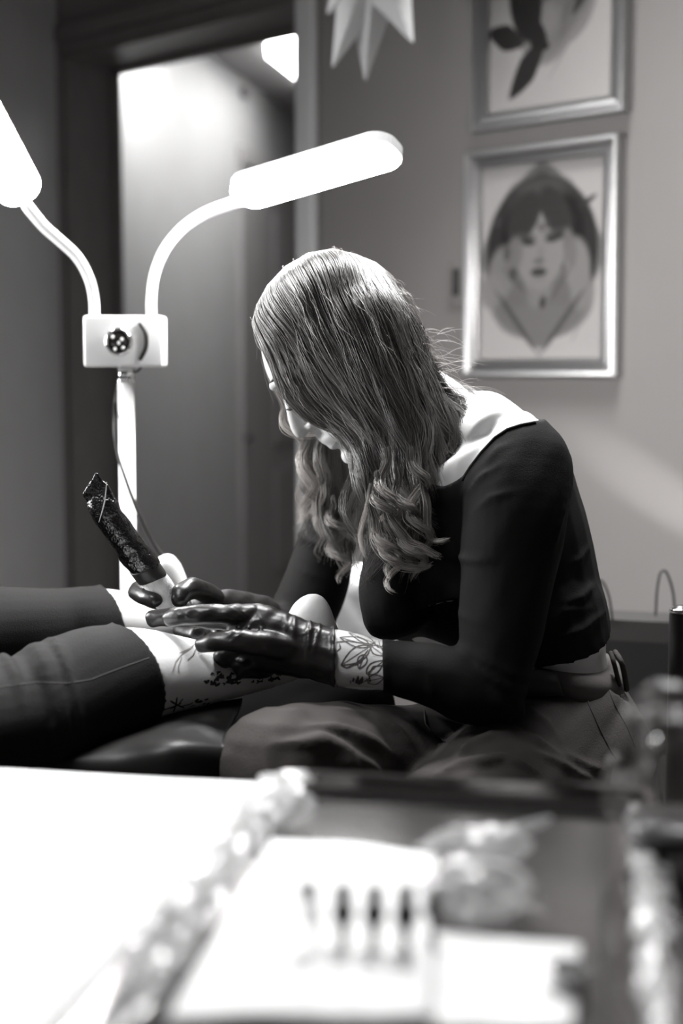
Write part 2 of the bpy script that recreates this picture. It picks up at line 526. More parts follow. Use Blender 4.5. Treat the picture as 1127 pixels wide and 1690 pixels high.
PORTRAIT = [
 ('d', .50, .47, .50, .47, 0, .30, .05, 1), ('e', .50, .09, .07, .05, 0, .16, .5, .9), ('e', .48, .90, .07, .035, 0, .30, .4, .9),
 ('e', .50, .45, .45, .38, 0, .045, .06, 1), ('e', .50, .71, .40, .18, 0, .27, .15, .95), ('e', .49, .80, .30, .09, 0, .30, .4, .8),
 ('e', .48, .62, .11, .12, 0, .36, .3, 1),
 ('e', .49, .26, .33, .19, 0, .055, .12, 1), ('e', .49, .18, .22, .10, 0, .12, .8, .7), ('e', .50, .12, .20, .04, 0, .16, .7, .5),
 ('e', .28, .36, .10, .14, .3, .02, .3, .9), ('e', .73, .33, .11, .16, -.3, .015, .3, .9),
 ('e', .49, .44, .205, .19, 0, .44, .10, 1), ('e', .49, .54, .13, .10, 0, .44, .2, 1), ('e', .36, .27, .16, .10, -.7, .06, .2, 1), ('e', .62, .26, .17, .09, .8, .06, .2, 1),
 ('e', .39, .395, .065, .022, .1, .05, .6, .95), ('e', .60, .385, .065, .022, -.1, .05, .6, .95), ('e', .39, .365, .07, .012, .15, .13, .8, .8), ('e', .60, .355, .07, .012, -.15, .13, .8, .8),
 ('e', .50, .47, .03, .05, 0, .34, 1, .6), ('e', .485, .50, .045, .015, 0, .16, .8, .7), ('e', .485, .555, .065, .024, 0, .07, .5, .95), ('e', .49, .60, .07, .02, 0, .36, 1, .6),
 ('e', .18, .55, .11, .14, .3, .38, .3, .95), ('e', .10, .64, .09, .09, .3, .42, .5, .9), ('e', .28, .46, .07, .10, .4, .30, .4, .9), ('e', .79, .53, .10, .14, -.2, .42, .3, .95), ('e', .83, .66, .09, .10, -.2, .40, .5, .9), ('e', .73, .44, .05, .10, -.3, .30, .4, .9),
 ('e', .27, .56, .03, .035, 0, .09, .6, .9), ('e', .52, .71, .025, .035, .4, .06, .5, .9), ('e', .22, .45, .03, .04, 0, .12, .6, .8), ('e', .30, .60, .12, .015, .6, .15, .8, .6), ('e', .66, .62, .12, .015, -.8, .15, .8, .6),
 ('e', .86, .22, .07, .015, -.4, .06, .5, .9), ('e', .13, .28, .03, .03, .8, .10, .5, .9), ('e', .50, .33, .03, .02, .5, .12, .6, .7), ('e', .55, .31, .02, .03, .5, .10, .6, .8),
 ('e', .30, .80, .22, .02, .75, .12, .5, .8), ('e', .68, .81, .22, .02, -.75, .12, .5, .8), ('e', .78, .88, .05, .006, -.8, .5, .8, .6)]
ROSE = [
 ('e', .47, .52, .24, .26, .2, .40, .2, 1), ('e', .60, .45, .25, .24, -.3, .34, .3, 1), ('e', .50, .30, .30, .22, 0, .30, .3, 1), ('e', .45, .56, .12, .10, .3, .50, .7, .8),
 ('e', .55, .42, .20, .02, -.5, .22, .8, .8), ('e', .50, .35, .22, .02, .2, .16, .8, .8), ('e', .66, .50, .03, .16, .4, .24, .8, .8),
 ('e', .30, .45, .13, .22, -.2, .035, .12, 1), ('e', .26, .32, .13, .13, 0, .05, .2, 1), ('e', .36, .60, .15, .06, .7, .03, .15, 1), ('d', .14, .625, .16, .065, .30, .045, .15, 1), ('e', .38, .17, .10, .2, .1, .03, .2, 1),
 ('d', .32, .80, .20, .075, -.75, .04, .15, 1), ('e', .42, .69, .08, .03, .2, .03, .2, 1), ('d', .80, .42, .20, .05, -.9, .05, .2, 1), ('d', .84, .33, .18, .05, -.5, .04, .2, 1), ('d', .88, .46, .12, .04, -.3, .06, .2, 1),
 ('e', .76, .25, .12, .10, .4, .06, .2, .9), ('e', .60, .62, .20, .006, -.75, .35, .8, .8), ('e', .72, .62, .14, .010, -.7, .50, .8, .8), ('e', .66, .70, .20, .005, -.8, .42, .8, .7), ('e', .85, .2, .06, .05, 0, .3, .5, .8)]

def art_mesh(s0, s1, z0, z1, t, blobs, base, nu=150, nv=210):
    vs = []; fs = []
    for j in range(nv + 1):
        for i in range(nu + 1):
            vs.append(W(s0 + (s1 - s0) * i / nu, z1 + (z0 - z1) * j / nv, t))
    for j in range(nv):
        for i in range(nu):
            a = j * (nu + 1) + i; fs.append((a, a + 1, a + nu + 2, a + nu + 1))
    # thin edge so the sheet has real thickness
    me = pymesh('print', vs, fs)
    U, Vv = np.meshgrid(np.linspace(0, 1, nu + 1), np.linspace(0, 1, nv + 1))
    img = paint_art(U, Vv, blobs, base)
    ca = me.color_attributes.new('ink', 'FLOAT_COLOR', 'POINT')
    g = img.ravel(); g = g * np.where(g < base * .95, .72, 1.0) * .86; arr = np.stack([g * 1.03, g * .99, g * .97, np.ones_like(g)], 1).astype(np.float32)
    ca.data.foreach_set('color', arr.ravel())
    return me

m = bpy.data.materials.new('printed_paper'); m.use_nodes = True
b = m.node_tree.nodes['Principled BSDF']; b.inputs['Roughness'].default_value = .85; b.inputs['Specular IOR Level'].default_value = .15
an = m.node_tree.nodes.new('ShaderNodeAttribute'); an.attribute_name = 'ink'
m.node_tree.links.new(an.outputs['Color'], b.inputs['Base Color']); M_print = m
M_pane = mat('picture_glass', .05, .03, trans=0, alpha=.10, spec=.4)

def picture(cx_s, z0, z1, half, blobs, base, label, tilt=0.0):
    root = empty('picture_frame', W(cx_s, z0, 0), label, 'picture', 'framed prints on the wall')
    s0, s1 = cx_s + half, cx_s - half           # left edge has the larger s
    prof = [(0, 0), (0, .020), (.004, .027), (.010, .027), (.014, .020), (.022, .015), (.029, .017), (.033, .021), (.038, .018), (.041, .008), (.041, 0)]
    mb = MB(); rings = []
    for (ax, az, ds, dz) in ((s0, z0, -1, 1), (s1, z0, 1, 1), (s1, z1, 1, -1), (s0, z1, -1, -1)):
        rings.append([W(ax + ds * w, az + dz * w, h) for w, h in prof])
    n = len(prof); vs = [p for r in rings for p in r]; fs = []
    for i in range(4):
        for j in range(n - 1):
            a, b2 = i * n, ((i + 1) % 4) * n
            fs.append((a + j, b2 + j, b2 + j + 1, a + j + 1))
    mb.add(vs, fs); fr = mb.build('moulding', M_silver, root, False)
    i = .038
    art = art_mesh(s0 - i, s1 + i, z0 + i, z1 - i, .008, blobs, base)
    link('print', art, M_print, root, False)
    mb = MB(); wbox(mb, s0 - i, s1 + i, z0 + i, z1 - i, .0, .006); mb.build('backing_board', M_casing, root, False)
    mb = MB(); wbox(mb, s0 - i - .001, s1 + i + .001, z0 + i + .001, z1 - i - .001, .0095, .0115); mb.build('pane', M_pane, root, False)
    return root
sl, zb = wall_sz(773, 622); sr, _ = wall_sz(1024, 620); _, zt1 = wall_sz(772, 256); _, zt2 = wall_sz(1027, 219)
zt = (zt1 + zt2) / 2
picture((sl + sr) / 2, zb, zt, (sl - sr) / 2, PORTRAIT, .58, 'lower silver-framed print of a woman holding her face inside a pointed oval')
sl2, zb2 = wall_sz(787, 223); sr2, _ = wall_sz(1041, 186)
picture((sl2 + sr2) / 2, zb2, zb2 + (zt - zb), (sl2 - sr2) / 2, ROSE, .60, 'upper silver-framed print of a pale rose with dark leaves')

# wall switch
gs, gz = wall_sz(1085, 812)
spot_light('wall_streak_spot', W(gs - 1.15, gz - .62, .34), W(gs, gz, 0), 190, 6.0, 1.0, .01)  # added narrow spot that throws the light streak on the wall
s0, z0 = wall_sz(757, 466)
mb = MB(); wbox(mb, s0 - .020, s0 + .026, z0 - .050, z0 + .050, 0, .008, .002); 
sw = mb.build('wall_switch', M_casing); tag(sw, 'dark narrow switch plate on the wall left of the lower picture', 'switch')
mb = MB(); wbox(mb, s0 - .010, s0 + .010, z0 - .03, z0 + .03, .008, .013, .002); mb.build('rocker', M_belt_dark, sw)

# ------------------------------------------------------------------ paper star
sc0 = at(618, -70, 3.0)
star = empty('paper_star', sc0, 'pale folded paper star with long points hanging beside the door, top of the photo', 'star lantern')
tips = [(540, 22, 2.98), (549, 110, 2.95), (603, 133, 2.97), (681, 70, 2.90)]
K = 3.0 / FPX
dirs = []
for a, b2, c in tips: dirs.append(at(a, b2, c) - sc0)
for th, ph in ((20, 0), (60, 20), (120, 10), (160, -10), (90, 60), (200, 30), (330, 40), (0, 70), (300, -60), (250, -70), (95, -60)):
    t, p2 = math.radians(th), math.radians(ph)
    dirs.append(Vector((math.cos(t) * math.cos(p2), math.sin(p2), math.sin(t) * math.cos(p2))) * .25)
mb = MB(); mb.sphere(sc0, .085, None, 12, 8); mb.build('core', M_star, star, False)
for i, d in enumerate(dirs):
    if i > 3 and proj(sc0 + d)[1] > -12: continue
    mb = MB(); ax = d.normalized(); sd = ax.cross(Vector((0, 1, 0)));
    if sd.length < .2: sd = ax.cross(Vector((1, 0, 0)))
    sd.normalize(); s2 = ax.cross(sd)
    b0 = sc0 + ax * .045; rr = .060
    rb = [b0 + sd * rr, b0 + s2 * rr * .8, b0 - sd * rr, b0 - s2 * rr * .8]
    tip = sc0 + d
    mb.rings([[b0 + (p - b0) * .9 for p in rb], rb, [tip + (p - b0) * .03 for p in rb]])
    pt = mb.build('point', M_star, star, False)
    if i < 4:
        md = MB()
        for k in range(5):
            t = .25 + .13 * k
            c = (b0 + sd * rr * random.uniform(-.35, .35)).lerp(tip, t) - s2 * 0
            q = (b0 - s2 * rr * .8 * (1 if s2.y > 0 else -1)).lerp(tip, t)
            c = c.lerp(q, .85)
            md.sphere(c, (.0045, .0045, .0045), None, 8, 5)
        md.build('cutout_dots', M_dot, pt, False)
mb = MB(); mb.tube([sc0, Vector((sc0.x, sc0.y, 2.75))], .0015, 6, False, 1); mb.build('cord', M_whiteplastic, star)

# ------------------------------------------------------------------ twin-head floor lamp
LY = 2.02
bc = at(203, 563, LY)
lamp = empty('floor_lamp', (bc.x, LY, 0), 'white twin-head LED work lamp on a pole behind the treatment bed', 'lamp')
hw = (268 - 137) / 2 * LY / FPX; hh = (605 - 521) / 2 * LY / FPX
mb = MB(); mb.box(bc + V(0, .025, 0), (hw * 2, .05, hh * 2), None, .004); box = mb.build('control_box', M_whiteplastic, lamp)
RX = Matrix.Rotation(math.pi / 2, 3, 'X')
dc = at(197, 564, LY)
mb = MB(); mb.lathe([(.0165, -.001), (.0205, .004), (.019, .010), (.0155, .012), (.0150, .006)], dc, 32, RX); mb.build('dial_bezel', M_chrome, box)
mb = MB(); mb.lathe([(.0155, 0), (.0155, .008), (.010, .012), (.001, .0125)], dc, 32, RX); mb.build('dial', M_glass_dark, box)
mb = MB()
for a, b2 in ((186, 556), (201, 560), (190, 576), (203, 574), (196, 566)):
    mb.sphere(at(a, b2, LY - .0125), (.0022, .0012, .0026), None, 8, 6)
mb.build('dial_marks', M_whiteplastic, box)
mb = MB(); mb.tube([at(a, b2, LY - .001) for a, b2 in ((232, 535), (240, 549), (242, 563), (240, 577), (232, 592))], .0030, 10); mb.build('slot', M_belt_dark, box)
pz0 = at(203, 605, LY).z
mb = MB(); mb.tube([V(bc.x, LY + .02, .03), V(bc.x, LY + .02, pz0 - .018)], .0118, 20, False, 1); mb.build('pole', M_whiteplastic, lamp)
mb = MB()
mb.lathe([(.0125, 0), (.0125, .020)], V(bc.x, LY + .02, pz0 - .021), 6); mb.lathe([(.0135, .0), (.0135, .003)], V(bc.x, LY + .02, pz0 - .022), 20)
mb.build('collar_nut', M_chrome, lamp)
mb = MB(); mb.lathe([(.001, 0), (.15, 0), (.15, .012), (.13, .022), (.02, .03), (.001, .03)], V(bc.x, LY + .02, 0), 40); mb.build('base', M_whiteplastic, lamp)
def ploc(l, Y): return [at(a, b2, Y + d) for a, b2, d in l]
mb = MB(); mb.tube(ploc([(250, 525, .02), (250, 490, .02), (256, 450, .02), (273, 410, .02), (303, 375, .02), (342, 350, .02), (395, 332, .02)], LY), [.0078, .0075, .0075, .0078, .008, .0085, .009], 16); mb.build('gooseneck', M_whiteplastic, lamp)
mb = MB(); mb.tube(ploc([(156, 525, .02), (155, 495, .02), (147, 460, .02), (128, 425, .02), (100, 398, .02), (72, 373, .02), (45, 340, .02)], LY), [.0078, .0075, .0075, .0078, .008, .0082, .0085], 16); mb.build('gooseneck', M_whiteplastic, lamp)

def lamp_head(p0, p1, width, thick, ndir, mlight, parent):
    """rounded slab from p0 to p1, its diffuser facing ndir"""
    L = (p1 - p0); ln = L.length; x = L.normalized(); n = ndir - x * ndir.dot(x); n.normalize(); y = n.cross(x)
    c = (p0 + p1) / 2
    def outline(hw_, hl, r, k=6):
        out = []
        for sx, sy, a0 in ((1, 1, 0), (-1, 1, 90), (-1, -1, 180), (1, -1, 270)):
            for i in range(k + 1):
                a = math.radians(a0 + 90 * i / k)
                out.append(((hl - r) * sx + r * math.cos(a), (hw_ - r) * sy + r * math.sin(a)))
        return out
    R0 = width / 2 * .8
    def ring(g, t): return [c + x * a + y * b2 + n * t for a, b2 in outline(width / 2 - g, ln / 2 - g, max(R0 - g, .002))]
    mb = MB(); mb.rings([ring(.006, -thick), ring(.001, -thick + .002), ring(0, -thick + .005), ring(0, -thick + .007)])
    h = mb.build('lamp_head', M_whiteplastic, parent, False)
    mb = MB(); mb.rings([ring(.001, -thick + .007), ring(.001, -.003), ring(.006, 0)]); mb.build('diffuser', mlight, h, False)
    # plain cap over the far end
    def half(g, t): return [p + x * .0012 for p in ring(g, t) if (p - c).dot(x) > ln / 2 - .034]
    mb = MB(); mb.rings([half(-.0012, -thick + .004), half(-.0012, -.007)]); mb.build('end_cap', M_whiteplastic, h, False)
    return h
lamp_head(at(389, 333, LY + .02), at(651, 256, LY - .12), .062, .026, V(.05, -.55, -.85), M_lampR, lamp)
lamp_head(at(40, 335, LY + .02), at(-80, 110, LY - .02), .066, .026, V(.35, -.50, -.80), M_lampL, lamp)
mb = MB(); mb.tube([at(235, 600, LY + .03), at(228, 612, LY + .03), at(205, 622, LY + .045), at(191, 650, LY + .05), at(188, 700, LY + .0), at(193, 745, LY - .01), at(207, 790, LY - .02), at(228, 845, LY - .03), at(252, 895, LY - .03), at(280, 935, LY - .03), at(302, 970, LY - .03), at(318, 1040, LY - .0), at(322, 1200, LY + .02), at(300, 1500, LY + .05), V(-.1, LY + .1, .01)],
   [.0016, .0016, .0016, .0016, .0018, .002, .0024, .0030, .0034, .0036, .0036, .0036, .0036, .0036, .0036], 8); mb.build('cord', M_rubber, lamp)

# ------------------------------------------------------------------ treatment bed
bed = empty('treatment_bed', (-1.0, 1.6, 0), 'black vinyl treatment bed under the client, between lamp and tray', 'bed')
edge = [(-2.3, .50), (-.35, 1.30), (-.22, 1.36), (-.13, 1.43), (-.05, 1.55), (.02, 1.66), (.07, 1.76), (.06, 1.83), (.0, 1.88), (-.12, 1.90), (-.8, 1.80), (-2.3, 1.35)]
def inset(poly, d):
    c = Vector((sum(p[0] for p in poly) / len(poly), sum(p[1] for p in poly) / len(poly)))
    out = []; n = len(poly)
    for i in range(n):
        a, b2, e = Vector(poly[i - 1]), Vector(poly[i]), Vector(poly[(i + 1) % n])
        n1 = Vector((-(b2 - a).y, (b2 - a).x)).normalized(); n2 = Vector((-(e - b2).y, (e - b2).x)).normalized()
        nn = (n1 + n2); nn = nn / max(nn.length, .3) 
        out.append(tuple(b2 + nn * d))
    return out
BZ = .670
mb = MB(); rr = []
for d, z in ((.030, BZ - .100), (.008, BZ - .092), (0, BZ - .075), (0, BZ - .030), (.006, BZ - .013), (.020, BZ - .003), (.045, BZ)):
    rr.append([V(p[0], p[1], z) for p in inset(edge, d)])
mb.rings(rr)
link('mattress', fuse(mb, .008, 6), mat('bed_fabric', .003, .9, spec=.05, bump=.2, bscale=300), bed)
mb = MB(); mb.prism(inset(edge, .06), BZ - .135, BZ - .098); mb.build('bed_frame', M_blackplastic, bed, False)
for x, y in ((-.30, 1.62), (-1.9, 1.0)):
    mb = MB(); mb.tube([V(x, y, BZ - .12), V(x, y, .04)], .03, 16, False, 1); mb.box((x, y, .02), (.10, .5, .04), None, .01); mb.build('leg', M_blackplastic, bed)

# a rumpled vinyl cover fold hanging over the near edge of the bed
mb = MB()
def sheet_fold(mb, rows, n=24):
    """rows of (px,py,Y) lines lofted to a thick sheet"""
    P = []
    for r in rows:
        q, _ = smooth_path([at(*p) for p in r], [0] * len(r), 8); P.append(q)
    m_ = len(P[0]); cols = []
    for j in range(m_):
        q, _ = smooth_path([P[i][j] for i in range(len(P))], [0] * len(P), 6); cols.append(q)
    k = len(cols[0]); vs = [cols[j][i] for j in range(m_) for i in range(k)]; fs = []
    for j in range(m_ - 1):
        for i in range(k - 1):
            a = j * k + i; fs.append((a, a + 1, a + k + 1, a + k))
    nv = len(vs); me = pymesh('x', vs, fs); nn = [v.normal.copy() for v in me.vertices]
    if sum(n.z for n in nn) < 0: nn = [-n for n in nn]
    vs2 = [v - n_ * .004 for v, n_ in zip(vs, nn)]
    f2 = [tuple(x + nv for x in f[::-1]) for f in fs]
    bd = [i for i in range(k)] + [j * k + k - 1 for j in range(1, m_)] + [(m_ - 1) * k + i for i in range(k - 2, -1, -1)] + [j * k for j in range(m_ - 2, 0, -1)]
    sd = [(bd[i], bd[(i + 1) % len(bd)], bd[(i + 1) % len(bd)] + nv, bd[i] + nv) for i in range(len(bd))]
    bpy.data.meshes.remove(me)
    mb.add(vs + vs2, fs + f2 + sd)
sheet_fold(mb, [
 [(-120, 1275, 1.43), (60, 1228, 1.45), (170, 1195, 1.47), (300, 1168, 1.50), (400, 1152, 1.53)],
 [(-120, 1300, 1.36), (60, 1248, 1.385), (180, 1212, 1.42), (300, 1180, 1.46), (395, 1170, 1.49)],
 [(-120, 1315, 1.32), (60, 1262, 1.345), (190, 1226, 1.375), (290, 1212, 1.385), (370, 1220, 1.40)],
 [(-120, 1330, 1.32), (60, 1275, 1.34), (190, 1258, 1.35), (285, 1232, 1.345), (375, 1240, 1.38)],
 [(-120, 1390, 1.32), (60, 1340, 1.335), (190, 1320, 1.35), (285, 1290, 1.34), (380, 1290, 1.38)],
 [(-120, 1460, 1.33), (60, 1420, 1.34), (190, 1400, 1.36), (285, 1390, 1.35), (380, 1380, 1.38)]])
cv = mb.build('bed_cover', M_bed, None); tag(cv, 'shiny black cover folded over the near edge of the treatment bed', 'cover')

# ------------------------------------------------------------------ the client: lower legs across the bed
client = empty('person', (-.9, 1.5, BZ), 'person lying face down on the bed in rolled-up black leggings, bare calves', 'person')
near_leg = [(-700, 1110, -720, 1400, 1.12, .095), (-320, 1105, -330, 1325, 1.24, .085), (0, 1096, 0, 1272, 1.37, .066), (100, 1062, 105, 1252, 1.42, .060), (190, 1037, 200, 1208, 1.465, .057), (250, 1039, 256, 1183, 1.49, .053), (330, 1056, 336, 1162, 1.52, .045), (430, 1066, 432, 1137, 1.56, .035), (520, 1060, 524, 1108, 1.595, .027)]
near_foot = [(497, 986, 534, 986, 1.60, .016), (482, 1000, 544, 1000, 1.60, .026), (470, 1030, 556, 1032, 1.60, .032), (474, 1070, 568, 1060, 1.605, .033), (510, 1105, 590, 1060, 1.63, .034), (555, 1118, 618, 1066, 1.665, .037), (590, 1118, 636, 1074, 1.70, .036)]
far_leg = [(-700, 950, -720, 1220, 1.46, .09), (-300, 958, -310, 1170, 1.62, .08), (0, 973, 0, 1122, 1.74, .055), (100, 972, 104, 1108, 1.79, .052), (180, 972, 190, 1092, 1.82, .048), (240, 985, 246, 1078, 1.85, .040), (300, 995, 304, 1060, 1.88, .030)]
far_foot = [(264, 918, 288, 918, 1.88, .014), (250, 930, 298, 932, 1.88, .024), (240, 965, 312, 965, 1.885, .030), (244, 1000, 325, 998, 1.89, .032), (270, 1040, 335, 1030, 1.905, .034), (300, 1062, 345, 1050, 1.925, .034)]
mb = MB()
ploft(mb, near_leg); ploft(mb, near_foot, dome=(.004, .012)); ploft(mb, far_leg); ploft(mb, far_foot, dome=(.004, .01))
# hips, back, arms and head lie on the bed outside the left edge of the frame
def R3(mb, st, n=24):
    P = [Vector(a[:3]) for a in st]; q, r = smooth_path(P, [a[3] for a in st], 4); _, w = smooth_path(P, [a[4] for a in st], 4)
    rings = []
    for i in range(len(q)):
        t = (q[min(i + 1, len(q) - 1)] - q[max(i - 1, 0)]).normalized(); sd = t.cross(Vector((0, 0, 1))).normalized(); u = sd.cross(t)
        rings.append([q[i] + sd * math.cos(2 * math.pi * j / n) * r[i] + u * math.sin(2 * math.pi * j / n) * w[i] for j in range(n)])
    mb.rings(rings)
a1, a2 = (at(-700, 1110, 1.12) + at(-720, 1400, 1.12)) / 2, (at(-700, 950, 1.46) + at(-720, 1220, 1.46)) / 2
hipc = (a1 + a2) / 2 + V(-.22, -.09, 0); hipc.z = BZ + .115
R3(mb, [(a1.x + .06, a1.y, a1.z, .09, .09), (a1.x, a1.y, a1.z, .095, .095), (hipc.x + .03, hipc.y - .05, BZ + .11, .09, .10)])
R3(mb, [(a2.x + .06, a2.y, a2.z, .085, .085), (a2.x, a2.y, a2.z, .09, .09), (hipc.x + .03, hipc.y + .07, BZ + .11, .09, .10)])
bx_ = V(-.93, -.37, 0).normalized()
tor = [(.10, .17, .11), (0, .18, .12), (-.12, .15, .10), (-.27, .155, .10), (-.40, .19, .10), (-.47, .13, .08), (-.52, .055, .055), (-.57, .05, .055)]
R3(mb, [tuple((hipc + bx_ * -t + V(0, 0, w_ - .115)).to_tuple()) + (r_, w_) for t, r_, w_ in [(x[0], x[1], x[2]) for x in tor]])
hd = hipc + bx_ * .66; mb.sphere((hd.x, hd.y, BZ + .10), (.095, .078, .09))
for sg in (-1, 1):
    sd = Vector((-bx_.y, bx_.x, 0)) * sg
    sh = hipc + bx_ * .42 + sd * .17; el = hipc + bx_ * .60 + sd * .24; ha = hipc + bx_ * .72 + sd * .08
    mb.tube([V(sh.x, sh.y, BZ + .08), V(el.x, el.y, BZ + .045), V(ha.x, ha.y, BZ + .03)], [.045, .038, .026], 14, True, 4)
cbody = link('body', fuse(mb, .0042, 5), M_skin2, client)

# leggings: outlines a few millimetres outside the legs, rolled hems, gathered folds
mb = MB()
lg = [(-700, 1105, -720, 1405, 1.12, .099), (-320, 1100, -330, 1330, 1.24, .089), (0, 1091, 0, 1276, 1.37, .070), (55, 1073, 60, 1275, 1.395, .068), (110, 1048, 125, 1252, 1.425, .066), (140, 1037, 180, 1232, 1.445, .063), (190, 1031, 249, 1190, 1.475, .0575)]
ploft(mb, lg, grow=.001)
lf = [(-700, 945, -720, 1225, 1.46, .094), (-300, 953, -310, 1175, 1.62, .084), (0, 969, 0, 1126, 1.74, .059), (90, 972, 95, 1112, 1.785, .056), (140, 970, 152, 1104, 1.80, .054), (168, 967, 193, 1096, 1.815, .0515)]
ploft(mb, lf, grow=.001)
def ring_fold(mb, st, r, n=26, grow=0.0, arc=(-.5, .5), amp=0.0):
    """a soft ridge running round a section given by two edge points; arc in turns, 0 = near side"""
    lx, ly, rx, ry, Y, rd, lean = st
    l, q = at(lx, ly, Y), at(rx, ry, Y); c = (l + q) / 2; a = (q - l) / 2
    dep = Vector((-lean, 1, 0)).normalized()
    pts = []
    for k in range(n + 1):
        t = arc[0] + (arc[1] - arc[0]) * k / n
        th = 2 * math.pi * t
        pts.append(c + a.normalized() * (a.length + grow) * math.sin(th) - dep * (rd + grow) * math.cos(th) + V(amp * math.sin(th * 3 + lx), 0, 0))
    mb.tube(pts, [r * (.35 + .65 * math.sin(math.pi * k / n)) for k in range(n + 1)], 8, True, 1)
for st, r in (((57, 1072, 70, 1270, 1.397, .067, .45), .0085), ((66, 1067, 95, 1262, 1.402, .066, .45), .006), ((86, 1056, 118, 1256, 1.412, .066, .45), .0045),
              ((8, 1087, 14, 1282, 1.375, .069, .45), .008), ((-40, 1098, -38, 1296, 1.35, .070, .45), .006), ((187, 1031, 247, 1191, 1.473, .0575, .45), .0035)):
    ring_fold(mb, st, r)
hem_m = mb
ring_fold(mb, (167, 967, 192, 1096, 1.815, .0515, .4), .0030)
mb2 = MB(); mb2.v = mb.v; mb2.f = mb.f
def leg_noise(co):
    x, y = np_proj(co)
    return (.0006 * np.sin(x * .05 + y * .03) * np.sin(y * .04 - x * .02)).astype(np.float32)
lgo = link('leggings', fuse(mb, .0036, 3, disp=leg_noise), M_legging, client); lgo['label'] = 'black leggings pushed up to mid calf'
bv = bvh_of(lgo)
mb = MB(); strand_on(mb, bv, [(246, 1086), (215, 1097), (180, 1110), (150, 1122), (110, 1128), (60, 1126), (0, 1134)], .0009, -.0004); mb.build('seam', M_seam, lgo)

# tattoos on the calf
bv = bvh_of(cbody); mb = MB()
random.seed(3)
for i in range(46):
    x = 347 + i * 2.5 + random.uniform(-3, 3); y = 1122 - (i * .18) + random.uniform(-8, 8)
    a = random.uniform(0, 6.28); l = random.uniform(5, 12)
    strand_on(mb, bv, [(x, y), (x + l * math.cos(a) * .8, y + l * math.sin(a) * .5), (x + l * math.cos(a + .7), y + l * math.sin(a + .7) * .8)], random.uniform(.0010, .0026), .0004, flat=True, step=3)
for p in ([(268, 1172), (285, 1166), (300, 1160)], [(280, 1156), (292, 1163), (304, 1168)], [(292, 1150), (290, 1163), (286, 1175)], [(302, 1152), (294, 1163), (280, 1170)], [(300, 1165), (316, 1161), (318, 1158)], [(312, 1166), (322, 1163)]):
    strand_on(mb, bv, p, .0010, .0004, flat=True, step=3)
for i in range(12):
    x = 320 + random.uniform(0, 22); y = 1158 + random.uniform(-3, 5)
    strand_on(mb, bv, [(x, y), (x + 6, y - 2)], .0018, .0004, flat=True, step=3)
strand_on(mb, bv, [(250, 1180), (256, 1181), (260, 1184)], .0010, .0004, flat=True, step=2)
mb.build('tattoo', M_inkdark, cbody)
mb = MB()
for p in ([(322, 1062), (312, 1072), (300, 1080), (290, 1092), (284, 1110)], [(318, 1068), (305, 1074), (296, 1078)], [(326, 1066), (318, 1082), (309, 1090)], [(300, 1084), (294, 1100), (295, 1112)], [(330, 1070), (327, 1079)]):
    strand_on(mb, bv, p, .0006, .0004, flat=True, step=3)
mb.build('tattoo', mat('fresh_tattoo_lines', .25, .6), cbody)
mb = MB(); 
c_ = at(578, 1000, 2.06)
mb.box(c_ + V(.02, .05, -.03), (.16, .12, .17), None, .03)
po = empty('leg_rest', (c_.x + .02, 2.11, 0), 'white padded leg rest beyond the far arm, seen between arm and chest', 'leg rest')
link('cushion', fuse(mb, .006, 4, disp=lambda co: (.002 * np.sin(co[:, 2] * 90 + 6 * np.sin(co[:, 0] * 25))).astype(np.float32)), M_towel, po)
mb = MB(); mb.tube([c_ + V(.02, .07, -.15), V(c_.x + .02, 2.13, .03)], .018, 14, False, 1); mb.lathe([(.001, 0), (.13, 0), (.13, .015), (.001, .03)], V(c_.x + .02, 2.13, 0), 30); mb.build('stand', M_chrome, po)
# ------------------------------------------------------------------ the tattoo artist
artist = empty('person', (.27, 1.68, 0), 'person with long wavy hair and black gloves leaning over the bed with a tattoo machine', 'person')
HC = at(563, 587, 1.72)
HF = Vector((-.69, 0, -.72)).normalized(); HU = Vector((-.72, 0, .69)).normalized(); HS = Vector((0, 1, 0))
HSC = .93
def hd(a, b2, s=0.0): return HC + (HF * a + HU * b2 + HS * s) * HSC

